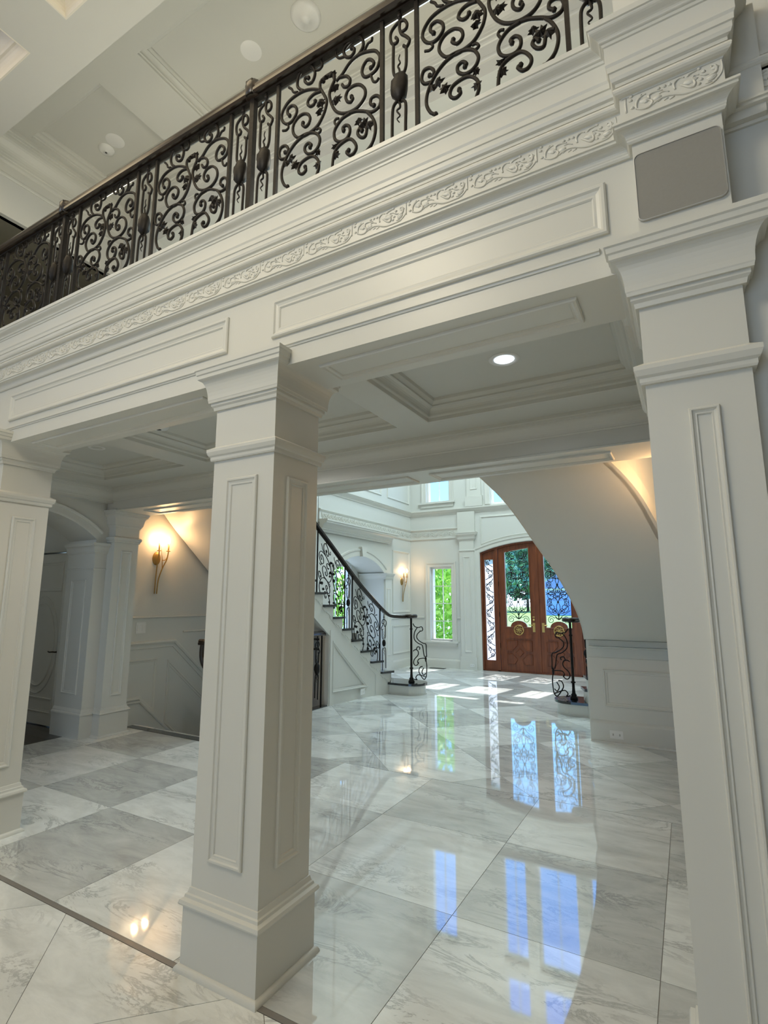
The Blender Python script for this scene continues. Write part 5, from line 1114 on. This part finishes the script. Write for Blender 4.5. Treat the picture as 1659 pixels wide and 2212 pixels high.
# ------------------------------------------------------------------ outside
lw = MB().box(-70, 60, 10.65, 120, -0.6, -0.35); tag(lw.build('lawn', 'grass'), 'green front lawn outside the doors and windows', 'lawn', kind='structure')
MB0 = MB().box(-4.6, -0.6, 10.62, 14.5, -0.349, -0.02); tag(MB0.build('porch', 'asphalt'), 'pale grey porch slab outside the entrance', 'porch', kind='structure')
dw = MB().box(-30, 30, 24, 33, -0.349, -0.34); tag(dw.build('street', 'asphalt'), 'pale grey street beyond the lawn', 'street', kind='structure')
def tree(x, y, h, r, n, mat, label, zc=0.62, seed=1, sz=0.16, squash=1.0):
    rnd = random.Random(seed)
    t = empty('tree', (x, y, -0.35), label, 'tree', 'trees in front of the house')
    MB().tube([(x, y, -0.35), (x + .05, y, h * 0.35), (x - .03, y + .05, h * 0.75)], 0.09 * h / 5, 8, taper=lambda q: 1 - 0.6 * q).build('trunk', 'bark', t)
    m = MB()
    for i in range(n):
        a = rnd.uniform(0, 6.283); u = rnd.uniform(-1, 1); q = rnd.random() ** 0.4
        c = V((x + r * q * math.sqrt(1 - u * u) * math.cos(a), y + r * q * math.sqrt(1 - u * u) * math.sin(a), h * zc + r * squash * q * u))
        d1_ = V((rnd.uniform(-1, 1), rnd.uniform(-1, 1), rnd.uniform(-1, 1))).normalized(); d2_ = d1_.cross(V((rnd.uniform(-1, 1), rnd.uniform(-1, 1), rnd.uniform(-1, 1)))).normalized()
        s = sz * rnd.uniform(0.6, 1.3)
        m.add([c - d1_ * s, c + d2_ * s * 0.5, c + d1_ * s, c - d2_ * s * 0.5], [(0, 1, 2, 3)])
    f = m.build('foliage', mat, t)
    return t
tree(-6.6, 14.2, 3.6, 1.9, 5200, 'leaf_a', 'bright green leafy tree filling the narrow window', 0.45, 3, 0.10)
tree(-9.3, 11.2, 3.8, 2.0, 4200, 'leaf_a', 'bright green leafy tree filling the niche window', 0.42, 5, 0.11)
for i, (x, y, h, r) in enumerate(((-20.5, 61, 8, 3.6), (-19.5, 75, 11, 5), (-28.5, 58, 8, 4), (-4.5, 76, 10, 4.6), (-12, 84, 14, 6), (-33, 70, 12, 5))):
    tree(x, y, h, r, 1100, 'leaf_b', ['dark green tree left of the far house', 'tall dark green tree close behind the far house', 'small dark green tree furthest left seen through the door', 'round dark green tree right of the far house', 'tallest dark green tree rising over the far house roof', 'broad dark green tree far left of the far house'][i], 0.55, 20 + i, 0.75)
for i, (x, y) in enumerate(((-5.6, 11.9), (-4.68, 11.8), (-6.6, 12.0))):
    s = empty('shrub', (x, y, -0.35), ['low shrub left of centre', 'low shrub nearest the porch', 'low shrub furthest from the porch'][i] + ' below the narrow window', 'shrub', 'shrubs below the narrow window')
    m = MB(); rnd = random.Random(i)
    for k in range(500):
        a = rnd.uniform(0, 6.28); u = rnd.uniform(0, 1); c = V((x + 0.38 * math.cos(a) * math.sqrt(1 - u * u), y + 0.3 * math.sin(a) * math.sqrt(1 - u * u), -0.25 + 0.75 * u))
        d = V((rnd.uniform(-1, 1), rnd.uniform(-1, 1), rnd.uniform(-1, 1))).normalized(); e = d.cross(V((.3, .5, .8))).normalized()
        m.add([c - d * .07, c + e * .03, c + d * .07, c - e * .03], [(0, 1, 2, 3)])
    m.build('foliage', 'mulch' if i == 1 else 'leaf_b', s); MB().tube([(x, y, -.35), (x, y, 0.1)], 0.03, 6).build('stem', 'bark', s)
hs = empty('house', (-11.3, 60, -0.35), 'blue grey gabled house across the street seen through the entrance glass', 'house')
MB().box(-14.2, -7.5, 60, 68, -0.35, 2.6).build('wall', 'siding', hs)
MB().prism([(-14.6, 59.7, 2.5), (-10.9, 59.7, 5.0), (-7.2, 59.7, 2.5)], (0, 8.6, 0)).build('roof', 'roof', hs)
MB().box(-13.6, -11.2, 59.9, 60, -0.35, 1.7).build('garage_door', 'siding', hs)
for k in range(4): MB().box(-13.4 + 0.55 * k, -13.0 + 0.55 * k, 59.86, 59.9, 1.2, 1.5).build('garage_pane', 'roof', hs)
MB().box(-14.3, -7.4, 59.85, 60, 2.35, 2.6).build('trim', 'trimwhite', hs)
for a, b in ((-10.4, -9.3), (-8.9, -7.9)): MB().box(a, b, 59.9, 60, 0.4, 1.7).build('window', 'roof', hs)
